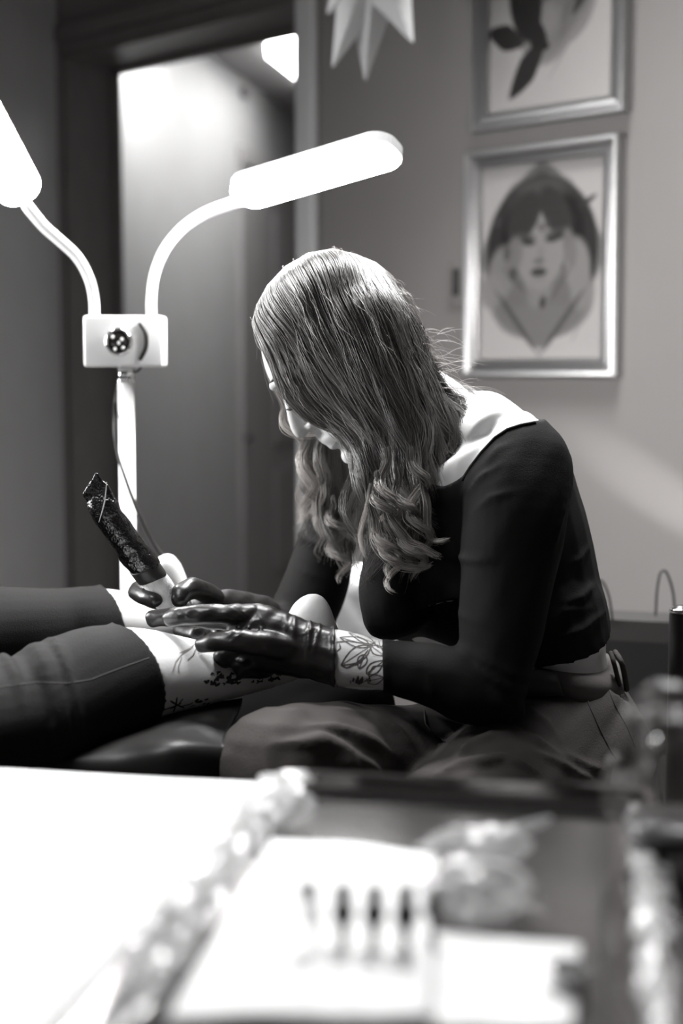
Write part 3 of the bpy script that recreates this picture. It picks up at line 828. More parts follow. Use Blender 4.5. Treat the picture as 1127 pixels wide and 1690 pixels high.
prof = [(-.118, .070, .025, .018), (-.108, .089, .000, .028), (-.095, .091, -.015, .038), (-.083, .084, -.025, .045), (-.070, .090, -.045, .051), (-.056, .090, -.055, .056), (-.044, .088, -.062, .060),
        (-.020, .083, -.078, .064), (.0, .080, -.088, .068), (.018, .080, -.093, .071), (.030, .087, -.095, .073), (.042, .0875, -.096, .0745), (.060, .080, -.096, .075), (.080, .066, -.090, .071), (.098, .046, -.076, .059), (.110, .026, -.056, .042), (.117, .004, -.030, .018)]
def head_shape(mb):
    rings = []
    P = [Vector(p[1:]) for p in prof]; B = [p[0] for p in prof]
    P, B = smooth_path(P, B, 3)
    n = 36
    for p, b2 in zip(P, B):
        fr, bk, w = p
        mid = (fr + bk) / 2; ha = (fr - bk) / 2; ring = []
        for j in range(n):
            t = 2 * math.pi * j / n; c, s = math.cos(t), math.sin(t)
            ww = w * (1 - .16 * max(c, 0) ** 1.5 - .03 * max(-c, 0))
            ring.append(hd(mid + ha * math.copysign(abs(c) ** .92, c), b2, ww * math.copysign(abs(s) ** .88, s)))
        rings.append(ring)
    mb.rings(rings)
    # nose
    mb.tube([hd(.080, .022), hd(.092, .002), hd(.104, -.020), hd(.107, -.030)], [.0065, .0075, .0095, .0095], 14)
    for s in (-1, 1):
        mb.tube([hd(.092, -.034, s * .010), hd(.084, -.032, s * .015)], [.0065, .006], 10)
        mb.sphere(hd(.0745, .010, s * .031), .0135)                                # closed lids over the eyes
        mb.tube([hd(.088, .032, s * .010), hd(.086, .036, s * .028), hd(.072, .030, s * .048)], [.006, .007, .005], 10)   # brow ridge
        mb.tube([hd(.072, -.012, s * .042), hd(.060, -.008, s * .055)], [.012, .012], 12)   # cheekbone
        mb.tube([hd(-.008, .018, s * .070), hd(-.016, .002, s * .073), hd(-.008, -.022, s * .068)], [.008, .009, .006], 10)   # ear
    mb.tube([hd(.090, -.040), hd(.092, -.054)], [.006, .008], 10)
    mb.tube([hd(.082, -.062, -.022), hd(.0925, -.060, -.008), hd(.0925, -.060, .008), hd(.082, -.062, .022)], [.003, .0052, .0052, .003], 10)   # upper lip
    mb.tube([hd(.081, -.071, -.020), hd(.090, -.0725, -.007), hd(.090, -.0725, .007), hd(.081, -.071, .020)], [.003, .0060, .0060, .003], 10)   # lower lip
    mb.sphere(hd(.083, -.100), (.015, .015, .012))

neck = [(560, 700, 650, 565, 1.72, .052), (600, 715, 700, 590, 1.725, .053), (650, 740, 752, 632, 1.73, .055), (690, 775, 800, 655, 1.735, .062)]
torso = [(700, 760, 850, 668, 1.735, .115), (675, 815, 905, 703, 1.73, .165), (625, 880, 940, 770, 1.72, .172), (594, 955, 972, 878, 1.71, .160), (608, 1030, 990, 965, 1.70, .150), (690, 1050, 1002, 1010, 1.69, .140), (765, 1056, 1003, 1034, 1.69, .136)]
arm_n = [(806, 718, 900, 710, 1.60, .046), (768, 790, 945, 765, 1.565, .060), (761, 870, 936, 862, 1.53, .058), (759, 960, 915, 960, 1.515, .054), (757, 1045, 893, 1058, 1.505, .052), (765, 1110, 868, 1140, 1.50, .048)]
elbow_n = [(822, 1105, 1.50, 58), (812, 1128, 1.495, 60)]
fore_n = [(795, 1078, 850, 1188, 1.50, .046), (745, 1068, 765, 1192, 1.495, .044), (690, 1062, 700, 1162, 1.49, .038), (634, 1058, 634, 1140, 1.49, .030), (590, 1045, 590, 1134, 1.492, .027), (553, 1037, 550, 1130, 1.495, .027)]
arm_f = [(575, 720, 690, 745, 1.88, .05), (520, 800, 630, 840, 1.90, .050), (498, 870, 590, 905, 1.89, .046), (470, 945, 574, 975, 1.87, .043), (443, 1008, 548, 1040, 1.85, .042), (440, 1040, 520, 1085, 1.84, .040)]
fore_f = [(470, 1040, 1.84, 46), (430, 1030, 1.79, 36), (395, 1015, 1.75, 27)]
# inner torso of the body continues to the pelvis
skin_torso = torso + [(805, 1100, 1004, 1085, 1.69, .132), (825, 1180, 1035, 1160, 1.69, .142), (850, 1300, 1060, 1290, 1.69, .15)]
near_thigh = [(870, 1130, 1055, 1300, 1.63, .09), (800, 1175, 950, 1420, 1.54, .085), (720, 1250, 850, 1500, 1.44, .08), (640, 1320, 760, 1560, 1.35, .07), (610, 1420, 700, 1640, 1.32, .062)]
far_thigh = [(850, 1125, 880, 1330, 1.70, .09), (700, 1163, 730, 1360, 1.60, .085), (570, 1157, 590, 1350, 1.50, .08), (480, 1164, 496, 1345, 1.43, .072), (420, 1185, 450, 1345, 1.39, .062), (398, 1220, 420, 1330, 1.375, .045)]

def W3(x, y, z): return Vector((x, y, z))
kn = (at(650, 1370, 1.32) + at(730, 1560, 1.32)) / 2; kf = (at(420, 1185, 1.39) + at(450, 1345, 1.39)) / 2
shin_n = [(W3(kn.x + .01, kn.y + .01, kn.z - .01), .060), (W3(kn.x + .02, kn.y, .36), .055), (W3(kn.x + .05, kn.y + .02, .10), .042)]
shin_f = [(W3(kf.x + .015, kf.y + .01, kf.z), .062), (W3(kf.x - .0, kf.y - .02, .40), .058), (W3(kf.x + .02, kf.y - .01, .12), .044)]

# hands: finger chains (px, py, Y, radius px)
HN = dict(
 palm=[(551, 1036, 551, 1131, 1.495, .029), (520, 1028, 518, 1122, 1.497, .027), (480, 1014, 472, 1114, 1.50, .027), (440, 999, 425, 1108, 1.50, .026), (408, 996, 392, 1092, 1.503, .023), (392, 1000, 376, 1080, 1.505, .018)],
 f=[[(415, 1016, 1.495, 19), (380, 1014, 1.487, 17.5), (340, 1013, 1.487, 17), (300, 1017, 1.493, 16), (281, 1021, 1.50, 14.5)],
    [(410, 1030, 1.515, 18), (365, 1024, 1.525, 17), (315, 1019, 1.535, 17), (272, 1019, 1.545, 16.5), (254, 1021, 1.55, 15)],
    [(400, 1062, 1.50, 21), (372, 1082, 1.492, 19), (366, 1096, 1.50, 16), (392, 1104, 1.51, 15)],
    [(430, 1084, 1.50, 20), (400, 1098, 1.487, 17.5), (408, 1106, 1.50, 15), (440, 1106, 1.51, 14)],
    [(480, 1068, 1.485, 24), (430, 1062, 1.468, 22), (388, 1058, 1.462, 19), (352, 1060, 1.466, 16.5), (334, 1065, 1.474, 14)]])
HFR = dict(
 palm=[(445, 985, 440, 1065, 1.79, .026), (400, 975, 395, 1050, 1.745, .026), (365, 972, 360, 1050, 1.71, .026), (335, 975, 332, 1045, 1.685, .024)],
 f=[[(352, 985, 1.68, 19), (335, 976, 1.645, 18), (318, 972, 1.618, 19), (303, 978, 1.600, 19), (297, 987, 1.592, 16)],
    [(335, 1010, 1.70, 17), (290, 1000, 1.695, 17), (245, 985, 1.665, 17), (229, 977, 1.635, 18), (240, 983, 1.605, 17), (255, 990, 1.590, 14)],
    [(340, 1025, 1.66, 18), (312, 1030, 1.63, 17), (300, 1040, 1.60, 15), (325, 1046, 1.56, 14)],
    [(360, 1038, 1.67, 17), (335, 1046, 1.62, 16), (352, 1054, 1.58, 15)],
    [(360, 1045, 1.70, 14), (345, 1055, 1.67, 12), (355, 1057, 1.645, 11)]])
def hand_shape(mb, H, grow):
    ploft(mb, H['palm'], grow=grow, dome=(0, .006))
    for f in H['f']: ptube(mb, f, 14, True, 5, grow)

mb = MB()
head_shape(mb)
ploft(mb, neck)
SK = -.005
ploft(mb, skin_torso, grow=SK)
ploft(mb, arm_n, grow=SK - .002, dome=(.012, .02)); ptube(mb, elbow_n, grow=SK); ploft(mb, fore_n[:-3], grow=SK, dome=(.02, 0)); ploft(mb, fore_n[2:], grow=-.0005)
ploft(mb, arm_f, grow=SK, dome=(.03, .02)); ptube(mb, fore_f, grow=SK)
# collar bones and trapezius join the neck to both shoulders
ploft(mb, [(700, 760, 848, 664, 1.76, .05), (715, 775, 858, 669, 1.71, .05), (745, 780, 872, 679, 1.65, .05), (775, 775, 888, 694, 1.60, .045)], grow=-.004, dome=(.01, .01))
ploft(mb, [(690, 740, 800, 660, 1.76, .05), (640, 750, 740, 680, 1.82, .05), (600, 770, 680, 720, 1.87, .045)], grow=-.004, dome=(.01, .01))
ploft(mb, [(620, 740, 730, 610, 1.725, .058), (665, 770, 790, 650, 1.73, .085), (700, 780, 835, 668, 1.73, .11)], grow=-.002)
ptube(mb, [(765, 706, 1.685, 40), (800, 708, 1.66, 38), (838, 716, 1.635, 30)])
hand_shape(mb, HN, -.0028); hand_shape(mb, HFR, -.0028)
ploft(mb, near_thigh, grow=-.012); ploft(mb, far_thigh, grow=-.012, dome=(0, .02))
for sh in (shin_n, shin_f):
    mb.tube([p for p, r in sh], [r - .012 for p, r in sh], 16)
    a = sh[-1][0]
    mb.tube([a, W3(a.x - .02, a.y, .055)], [.034, .034], 12); mb.tube([W3(a.x + .02, a.y, .045), W3(a.x - .09, a.y - .03, .04), W3(a.x - .17, a.y - .05, .032)], [.034, .036, .024], 14)
abody = link('body', fuse(mb, .0034, 8), M_skin, artist)

# lashes and brows
for s in (-1, 1):
    mb = MB()
    for k in range(13):
        t = (k - 6) / 6
        o0 = hd(.083 - .010 * t * t, .003, s * .031 + t * .013)
        mb.tube([o0, hd(.093 - .010 * t * t, -.003, s * .031 + t * .016), hd(.099 - .010 * t * t, .003, s * .031 + t * .018)], [.0005, .0004, .0002], 5, False, 3)
    mb.build('eyelashes', M_hairbase, abody)
for s in (-1, 1):
    mb = MB()
    for k in range(26):
        t = k / 25
        o0 = hd(.0905 - .016 * t * t, .036 + .004 * t, s * (.012 + .036 * t))
        mb.tube([o0, o0 + (HU * .004 + HS * s * .006)], [.0006, .0002], 5, False, 1)
    mb.build('eyebrow', M_hairbase, abody)

# ---- clothes
def fab_noise(sx, amp):
    def f(co):
        x, y = np_proj(co)
        return (amp * (np.sin(x * .045 * sx + 2 * np.sin(y * .021)) * np.sin(y * .033 * sx + 1.3 * np.sin(x * .027)) + .5 * np.sin(x * .11 * sx + y * .07 * sx))).astype(np.float32)
    return f
mb = MB()
ploft(mb, torso)
ploft(mb, [(600, 940, 640, 860, 1.64, .02), (592, 985, 700, 900, 1.63, .06), (600, 1030, 720, 990, 1.63, .055)], dome=(.01, .03))     # bust
ploft(mb, [(620, 960, 660, 860, 1.80, .03), (600, 1000, 710, 900, 1.80, .05), (615, 1035, 720, 990, 1.80, .05)], dome=(.01, .03))
ploft(mb, arm_n, dome=(.014, .02)); ptube(mb, elbow_n); ploft(mb, fore_n[:4], dome=(.02, 0), grow=.0015)
ploft(mb, arm_f, dome=(.03, .02)); ptube(mb, fore_f[:2])
ploft(mb, [(715, 775, 858, 669, 1.71, .053), (745, 780, 873, 678, 1.65, .053), (775, 775, 889, 692, 1.60, .048)], dome=(.01, .01))
# wrinkles in the sleeves
for st, r, arc in (((758, 1012, 905, 1030, 1.51, .053, .0), .0045, (-.30, .02)), ((757, 920, 920, 905, 1.52, .055, .0), .0035, (-.28, -.05)),
              ((760, 1060, 880, 1118, 1.503, .050, .0), .006, (-.32, .15)), ((762, 1078, 870, 1142, 1.50, .049, .0), .005, (-.30, .2)),
              ((785, 1075, 838, 1190, 1.50, .046, .0), .006, (-.25, .25)), ((768, 1070, 800, 1192, 1.50, .0455, .0), .005, (-.25, .22)),
              ((700, 1063, 712, 1168, 1.49, .040, .0), .0028, (-.25, .2)), ((634, 1057, 634, 1141, 1.49, .0315, .0), .0035, (-.5, .5)),
              ((494, 882, 586, 915, 1.888, .046, .0), .0045, (-.35, .1)), ((455, 985, 556, 1020, 1.857, .043, .0), .0045, (-.35, .2)), ((446, 1003, 550, 1036, 1.852, .043, .0), .0040, (-.35, .2)), ((490, 900, 584, 930, 1.885, .045, .0), .003, (-.35, .0)),
              ((478, 930, 577, 962, 1.873, .044, .0), .0022, (-.35, .1))):
    ring_fold(mb, st, r, arc=arc, grow=-.0006)
# creases that gather at the shoulder and along the back
bvt = BVHTree.FromPolygons(mb.v, mb.f)
for p, r in (([(770, 815), (795, 785), (835, 762)], .0030), ([(775, 850), (810, 822), (860, 808)], .0028), ([(795, 770), (820, 742), (858, 722)], .0025), ([(940, 800), (925, 860), (905, 930)], .004),
             ([(985, 960), (960, 985), (920, 1000)], .004), ([(1000, 1010), (960, 1040), (900, 1060)], .0045), ([(975, 900), (955, 925), (930, 935)], .0035), ([(895, 1040), (930, 1010), (985, 1000)], .003)):
    hits = []
    for i in range(len(p) - 1):
        for k in range(6):
            x = p[i][0] + (p[i + 1][0] - p[i][0]) * k / 6; y = p[i][1] + (p[i + 1][1] - p[i][1]) * k / 6
            h = bvt.ray_cast(Vector((0, 0, CAMZ)), ray(x, y))[0]
            if h: hits.append(h)
    if len(hits) > 2:
        m_ = len(hits); mb.tube(hits, [r * (.3 + .7 * math.sin(math.pi * i / (m_ - 1))) for i in range(m_)], 8, True, 1)
tme = fuse(mb, .0036, 3, disp=fab_noise(1.0, .0005))
NECK = [(560, 600), (906, 600), (897, 690), (880, 693), (860, 697), (838, 704), (818, 718), (796, 742), (777, 766), (762, 786), (735, 800), (640, 790)]
cut_poly(tme, NECK)
top = link('top', tme, M_top, artist)
sd_ = top.modifiers.new('thickness', 'SOLIDIFY'); sd_.thickness = .0025; sd_.offset = -1
top['label'] = 'black long-sleeved top with a wide neckline'
# neckline binding
bvt = bvh_of(top)
mb = MB(); strand_on(mb, bvt, [(764, 791), (776, 772), (795, 747), (817, 723), (838, 709), (860, 702), (882, 698)], .0022, 0, step=4); mb.build('neckline_binding', M_top, top)

mb = MB()
hips = [(808, 1082, 1017, 1098, 1.69, .134), (815, 1120, 1027, 1130, 1.69, .140), (850, 1220, 1048, 1170, 1.685, .155), (870, 1270, 1064, 1225, 1.68, .16), (860, 1340, 1068, 1330, 1.68, .155)]
ploft(mb, hips)
ploft(mb, near_thigh); ploft(mb, far_thigh, dome=(0, .025))
for sh in (shin_n, shin_f): mb.tube([p for p, r in sh], [r for p, r in sh], 18)
bvt = BVHTree.FromPolygons(mb.v, mb.f)
for p, r in (([(452, 1228), (490, 1226), (530, 1224), (562, 1236), (590, 1256), (606, 1284)], .0095), ([(505, 1196), (570, 1206), (620, 1226), (665, 1258)], .008), ([(545, 1168), (610, 1180), (655, 1206), (690, 1240)], .007),
             ([(600, 1164), (650, 1182), (690, 1214), (712, 1250)], .0035), ([(620, 1160), (668, 1178), (705, 1212)], .0030), ([(550, 1248), (580, 1262), (602, 1286)], .009), ([(430, 1240), (440, 1275), (430, 1300)], .004), ([(560, 1236), (610, 1262), (640, 1290)], .007),
             ([(745, 1262), (770, 1232), (810, 1214), (850, 1212)], .008), ([(760, 1215), (820, 1200), (880, 1220), (940, 1256)], .008), ([(700, 1290), (760, 1262), (830, 1252), (900, 1280)], .009), ([(870, 1235), (930, 1262), (1000, 1300)], .005),
             ([(985, 1290), (1005, 1260), (1040, 1255)], .005), ([(930, 1240), (980, 1268), (1030, 1275)], .004), ([(1030, 1150), (1045, 1200), (1052, 1250)], .003), ([(860, 1160), (900, 1190), (930, 1230)], .004)):
    hits = []
    for i in range(len(p) - 1):
        for k in range(6):
            x = p[i][0] + (p[i + 1][0] - p[i][0]) * k / 6; y = p[i][1] + (p[i + 1][1] - p[i][1]) * k / 6
            h = bvt.ray_cast(Vector((0, 0, CAMZ)), ray(x, y))[0]
            if h: hits.append(h)
    if len(hits) > 2:
        m_ = len(hits); mb.tube(hits, [r * (.3 + .7 * math.sin(math.pi * i / (m_ - 1))) for i in range(m_)], 8, True, 1)
tr = link('trousers', fuse(mb, .0038, 2, disp=fab_noise(.8, .0012)), M_trouser, artist)
bvt = bvh_of(tr)
for pts, r in (([(962, 1138), (975, 1170), (990, 1205), (1008, 1240), (1016, 1252)], .0013), ([(1004, 1135), (1015, 1165), (1035, 1200), (1048, 1232)], .0011),
               ([(1012, 1252), (1008, 1280), (1004, 1310)], .0010), ([(700, 1172), (702, 1195), (715, 1212), (735, 1225)], .0011)):
    mb = MB(); strand_on(mb, bvt, pts, r, 0)
    if mb.v: mb.build('pocket_seam', M_seam, tr)
# belt and loops
mb = MB(); ploft(mb, [(808, 1058, 1018, 1091, 1.69, .137), (814, 1102, 1027, 1132, 1.69, .143)], sub=1, n=60)
belt = mb.build('belt', M_belt, artist); belt['label'] = 'plain leather belt'
mb = MB()
ploft(mb, [(850, 1101, 918, 1109, 1.552, .005), (856, 1150, 930, 1148, 1.546, .005)], sub=1, sq=6); mb.build('belt_keeper', M_belt_dark, belt)
mb = MB(); mb.tube([at(1015, 1076, 1.62), at(1024, 1090, 1.60), at(1030, 1112, 1.60), at(1034, 1138, 1.62)], .0032, 8); mb.tube([at(1008, 1078, 1.60), at(1014, 1098, 1.59), at(1022, 1130, 1.60)], .0028, 8); mb.build('belt_loop', M_trouser, tr)
for sh in (shin_n, shin_f):
    a = sh[-1][0]; mb = MB()
    mb.tube([W3(a.x + .025, a.y, .050), W3(a.x - .09, a.y - .03, .046), W3(a.x - .175, a.y - .055, .036)], [.040, .042, .030], 16); mb.tube([W3(a.x, a.y, .06), W3(a.x + .003, a.y, .12)], [.042, .044], 16, False)
    mb.box((a.x - .07, a.y - .02, .009), (.27, .085, .018), Matrix.Rotation(.27, 3, 'Z'), .006)
    link('shoe', fuse(mb, .005, 3), M_rubber, artist)
# gloves
def wrinkle(amp):
    def f(co):
        x, y = np_proj(co)
        return (amp * (np.sin(x * .16 + 3 * np.sin(y * .05)) * np.sin(y * .10 + x * .03) + .6 * np.sin(x * .05 - y * .24))).astype(np.float32)
    return f
mb = MB(); hand_shape(mb, HN, 0)
for st, r, arc in (((551, 1034, 551, 1133, 1.495, .030, 0), .0022, (-.5, .5)), ((528, 1029, 505, 1118, 1.497, .0265, 0), .0022, (-.3, .1)), ((512, 1024, 505, 1118, 1.497, .026, 0), .0024, (-.3, .2)), ((486, 1016, 484, 1110, 1.50, .026, 0), .0024, (-.3, .2)), ((472, 1012, 470, 1108, 1.50, .0255, 0), .0018, (-.3, .1)), ((441, 1001, 436, 1100, 1.50, .0245, 0), .0016, (-.3, 0))):
    ring_fold(mb, st, r, arc=arc, grow=-.0004)
bvt = BVHTree.FromPolygons(mb.v, mb.f)
for p, r in (([(498, 1048), (515, 1038), (532, 1030)], .0018), ([(372, 1000), (392, 1010), (405, 1030)], .0014), ([(385, 998), (402, 1010), (412, 1035)], .0014), ([(420, 1005), (432, 1030), (425, 1060)], .0014), ([(372, 1052), (395, 1035), (410, 1012)], .0020), ([(380, 1060), (405, 1040), (425, 1018)], .0014), ([(270, 1012), (285, 1008), (296, 1016), (290, 1026)], .0012), ([(300, 1008), (312, 1020), (330, 1016)], .0014), ([(320, 1006), (340, 1020)], .0012)):
    hits = []
    for i in range(len(p) - 1):
        for k in range(5):
            x = p[i][0] + (p[i + 1][0] - p[i][0]) * k / 5; y = p[i][1] + (p[i + 1][1] - p[i][1]) * k / 5
            h = bvt.ray_cast(Vector((0, 0, CAMZ)), ray(x, y))[0]
            if h: hits.append(h)
    if len(hits) > 2:
        m_ = len(hits); mb.tube(hits, [r * (.4 + .6 * math.sin(math.pi * i / (m_ - 1))) for i in range(m_)], 7, True, 1)
g = link('glove', fuse(mb, .0018, 2, disp=wrinkle(.0006)), M_latex, artist); g['label'] = 'black latex glove on the hand stretching the skin'
mb = MB(); hand_shape(mb, HFR, 0)
g = link('glove', fuse(mb, .0020, 2, disp=wrinkle(.0006)), M_latex, artist); g['label'] = 'black latex glove gripping the machine'

# forearm tattoo
bvt = bvh_of(abody); mb = MB()
def leaf(p0, p1, w):
    a, b2 = Vector(p0), Vector(p1); d = b2 - a; n_ = Vector((-d.y, d.x)).normalized() * w
    for sg in (-1, 1): strand_on(mb, bvt, [tuple(a + d * t + n_ * sg * math.sin(math.pi * t ** .8)) for t in (0, .15, .3, .45, .6, .75, .9, 1)], .00062, .0004, flat=True, step=3)
    strand_on(mb, bvt, [tuple(a), tuple(b2)], .0004, .0004, flat=True, step=3)
leaf((612, 1066), (562, 1098), 12); leaf((612, 1066), (560, 1052), 8); leaf((618, 1062), (575, 1044), 6); leaf((602, 1080), (592, 1104), 8); leaf((604, 1112), (634, 1090), 9); leaf((628, 1070), (622, 1048), 7); leaf((612, 1066), (634, 1082), 8); leaf((606, 1124), (634, 1118), 8)
for p in ([(562, 1098), (572, 1102), (582, 1098), (596, 1088), (608, 1072)], [(555, 1060), (575, 1058), (600, 1062), (634, 1068)], [(585, 1098), (596, 1092), (600, 1084)], [(556, 1075), (562, 1070), (560, 1062)], [(612, 1125), (608, 1112), (616, 1100), (632, 1098)]):
    strand_on(mb, bvt, p, .0007, .0004, flat=True, step=3)
for k in range(14):
    x = 578 + k * 2.4; strand_on(mb, bvt, [(x, 1130 - abs(k - 6) * 1.2), (x + 1, 1122 - 4 * (k % 3) + abs(k - 6))], .0013, .0004, flat=True, step=3)
mb.build('tattoo', M_ink, abody)

# ------------------------------------------------------------------ hair
NEAR = [
 [(432, 533, 1.72), (436, 556, 1.685), (445, 600, 1.668), (457, 640, 1.660), (478, 672, 1.655), (515, 700, 1.65), (550, 714, 1.64), (580, 732, 1.63), (600, 770, 1.62), (603, 820, 1.61), (612, 870, 1.605), (600, 915, 1.60), (585, 945, 1.60)],
 [(437, 508, 1.72), (455, 550, 1.665), (472, 605, 1.648), (500, 660, 1.64), (545, 700, 1.635), (585, 728, 1.625), (612, 775, 1.61), (622, 830, 1.60), (628, 880, 1.595), (622, 930, 1.595), (650, 965, 1.60)],
 [(452, 480, 1.72), (475, 535, 1.655), (502, 595, 1.635), (540, 652, 1.63), (585, 698, 1.62), (620, 745, 1.61), (635, 805, 1.60), (640, 860, 1.59), (648, 910, 1.585), (655, 950, 1.59), (660, 980, 1.60)],
 [(478, 449, 1.72), (505, 512, 1.645), (535, 580, 1.625), (578, 645, 1.615), (622, 695, 1.61), (645, 750, 1.60), (652, 815, 1.59), (662, 870, 1.58), (680, 915, 1.58), (690, 950, 1.585)],
 [(512, 428, 1.72), (545, 492, 1.64), (580, 562, 1.618), (618, 632, 1.605), (650, 690, 1.60), (668, 750, 1.59), (675, 815, 1.58), (690, 865, 1.575), (705, 905, 1.575), (700, 945, 1.58)],
 [(548, 419, 1.72), (588, 482, 1.64), (622, 552, 1.618), (652, 622, 1.605), (680, 690, 1.60), (695, 750, 1.59), (698, 810, 1.58), (708, 865, 1.575), (738, 895, 1.575)],
 [(588, 420, 1.72), (628, 482, 1.645), (658, 552, 1.625), (682, 622, 1.615), (705, 688, 1.605), (718, 738, 1.60), (715, 790, 1.595), (712, 840, 1.59), (722, 880, 1.59)],
 [(620, 433, 1.72), (662, 502, 1.66), (688, 572, 1.645), (706, 632, 1.635), (728, 688, 1.62), (740, 728, 1.61), (738, 775, 1.60), (730, 815, 1.60)],
 [(645, 452, 1.72), (683, 520, 1.69), (703, 585, 1.68), (722, 636, 1.675), (745, 672, 1.665), (752, 705, 1.655), (745, 740, 1.65)],
 [(652, 460, 1.73), (692, 528, 1.73), (708, 592, 1.735), (732, 636, 1.735), (765, 660, 1.72), (790, 672, 1.72)]]
FAR = [
 [(432, 533, 1.72), (428, 556, 1.755), (434, 600, 1.785), (452, 645, 1.80), (470, 672, 1.80), (468, 700, 1.80), (490, 716, 1.80), (520, 735, 1.81), (512, 780, 1.82), (502, 830, 1.82), (520, 870, 1.82), (500, 900, 1.82)],
 [(437, 508, 1.72), (448, 555, 1.775), (468, 610, 1.80), (496, 665, 1.805), (515, 710, 1.81), (522, 760, 1.815), (515, 810, 1.815), (535, 850, 1.81), (545, 890, 1.80), (560, 930, 1.80)],
 [(460, 470, 1.72), (480, 535, 1.785), (505, 600, 1.81), (530, 660, 1.815), (540, 715, 1.82), (540, 770, 1.82), (545, 820, 1.81), (560, 865, 1.80), (565, 905, 1.79), (572, 950, 1.79)],
 [(500, 434, 1.72), (525, 510, 1.79), (550, 590, 1.82), (562, 660, 1.825), (562, 720, 1.82), (560, 775, 1.81), (570, 825, 1.80), (585, 870, 1.79), (580, 915, 1.785), (590, 950, 1.79)],
 [(548, 419, 1.72), (580, 500, 1.795), (600, 590, 1.82), (605, 660, 1.825), (600, 720, 1.82), (598, 775, 1.80), (600, 825, 1.79), (610, 870, 1.78), (620, 920, 1.78)],
 [(600, 423, 1.72), (635, 510, 1.785), (655, 600, 1.81), (665, 660, 1.815), (670, 715, 1.81), (672, 765, 1.81), (670, 800, 1.81)],
 [(652, 460, 1.73), (690, 530, 1.76), (708, 595, 1.775), (728, 636, 1.79), (742, 672, 1.80), (748, 700, 1.80)]]
def resample(g, M=52):
    P, _ = smooth_path([at(*q) for q in g], [0] * len(g), 8)
    P = np.array([list(p) for p in P]); d = np.r_[0, np.cumsum(np.linalg.norm(np.diff(P, axis=0), axis=1))]
    t = np.linspace(0, d[-1], M); return np.stack([np.interp(t, d, P[:, k]) for k in range(3)], 1)
def sstep(a, b2, t): x = np.clip((t - a) / (b2 - a), 0, 1); return x * x * (3 - 2 * x)
M = 52; T = np.linspace(0, 1, M)
_hm = MB(); head_shape(_hm); _hme = fuse(_hm, .004, 2)
HB = BVHTree.FromPolygons([v.co for v in _hme.vertices], [tuple(p.vertices) for p in _hme.polygons])
def off_head(P, d):
    """keep guide points at least d outside the skull"""
    out = P.copy()
    for i, p in enumerate(P):
        v = Vector(p); loc, nr, ix, ds = HB.find_nearest(v)
        if loc is None: continue
        inside = (v - loc).dot(nr) < 0
        if inside or ds < d:
            out[i] = np.array(loc + nr * d)
    for it in range(3): out[1:-1] = (out[:-2] + out[1:-1] * 2 + out[2:]) / 4
    return out
HCn = np.array([HC.x, HC.y, HC.z])
def gi(G, u):
    u = np.clip(u, 0, len(G) - 1.0001); i = int(u); f = u - i; f2 = f * f * (3 - 2 * f) * .5 + f * .5
    return G[i] * (1 - f2) + G[i + 1] * f2
hair_rng = np.random.default_rng(11)
strands = []; radii = []; tones = []
def locks(guides, nl, per, amp=(.009, .024), loose=1.0, thick=.010, r0=.00042):
    G = [off_head(resample(g), .013) for g in guides]; n = len(G)
    for L in range(nl):
        uc = hair_rng.uniform(0, n - 1) if L >= 2 * n else (L % n) * (n - 1) / (n - 1)
        line = gi(G, uc); lay = hair_rng.uniform(0, 1); ph = hair_rng.uniform(0, 6.28); fr = hair_rng.uniform(1.7, 3.0)
        A = hair_rng.uniform(*amp); t0 = hair_rng.uniform(.40, .60); tl = hair_rng.uniform(.80, 1.03)
        cl = hair_rng.uniform(.75, .97); hand_ = hair_rng.choice([-1, 1])
        spread = hair_rng.uniform(.12, .30); tone = hair_rng.uniform(.45, 1.45)
        sway = hair_rng.normal(0, 1, 3) * np.array([.007, .007, 0])
        f2 = hair_rng.uniform(1.6, 2.6); p2 = hair_rng.uniform(0, 6.28)
        for k in range(per):
            us = uc + hair_rng.normal(0, spread * loose)
            b0 = gi(G, us); c = (sstep(.12, .75, T) * cl)[:, None]
            off = hair_rng.normal(0, 1, 3) * np.array([.0030, .0034, .0020])
            te = min(tl * hair_rng.uniform(.86, 1.0), 1.0); tt = T * te
            def samp(a): return np.stack([np.interp(tt, T, a[:, q]) for q in range(3)], 1)
            b1 = samp(b0); l1 = samp(line)
            cc = (sstep(.10, .78, tt) * cl)[:, None]
            p = b1 * (1 - cc) + (l1 + off) * cc
            inw = HCn - p; inw /= (np.linalg.norm(inw, axis=1)[:, None] + 1e-6)
            p = p + inw * (lay * thick * .7 + hair_rng.uniform(0, thick * .5)) * (1 - sstep(.5, .8, tt))[:, None] * sstep(0, .06, tt)[:, None]
            a = (A * sstep(t0, 1.0, tt) ** 1.0) * hair_rng.uniform(.90, 1.10)
            p = p + sway * sstep(.3, .9, tt)[:, None]
            wv = .0055 * sstep(.30, .60, tt) * np.sin(tt * 6.28 * f2 + p2); p[:, 0] += wv; p[:, 1] += wv * .5
            pre = .0028 * np.sin(tt * 6.28 * fr * .9 + ph) * sstep(.05, .3, tt)
            f = ph + hand_ * 6.28 * fr * (tt - t0) * 1.25 + hair_rng.normal(0, .12)
            p[:, 0] += a * np.cos(f) + pre; p[:, 1] += a * .8 * np.sin(f); p[:, 2] += a * .35 * np.sin(f + 1.0)
            w = hair_rng.normal(0, 1, (4, 3)) * .0007 * loose
            for q in range(4): p += w[q] * np.sin(tt * (5 + 5 * q) + q)[:, None] * sstep(.05, .5, tt)[:, None]
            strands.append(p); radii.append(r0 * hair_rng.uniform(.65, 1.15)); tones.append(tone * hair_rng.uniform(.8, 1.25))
locks(NEAR, 210, 34); tones = [t * .50 for t in tones]  # shade of the near side put into the strand tones
locks(FAR, 100, 28)
fade = set()
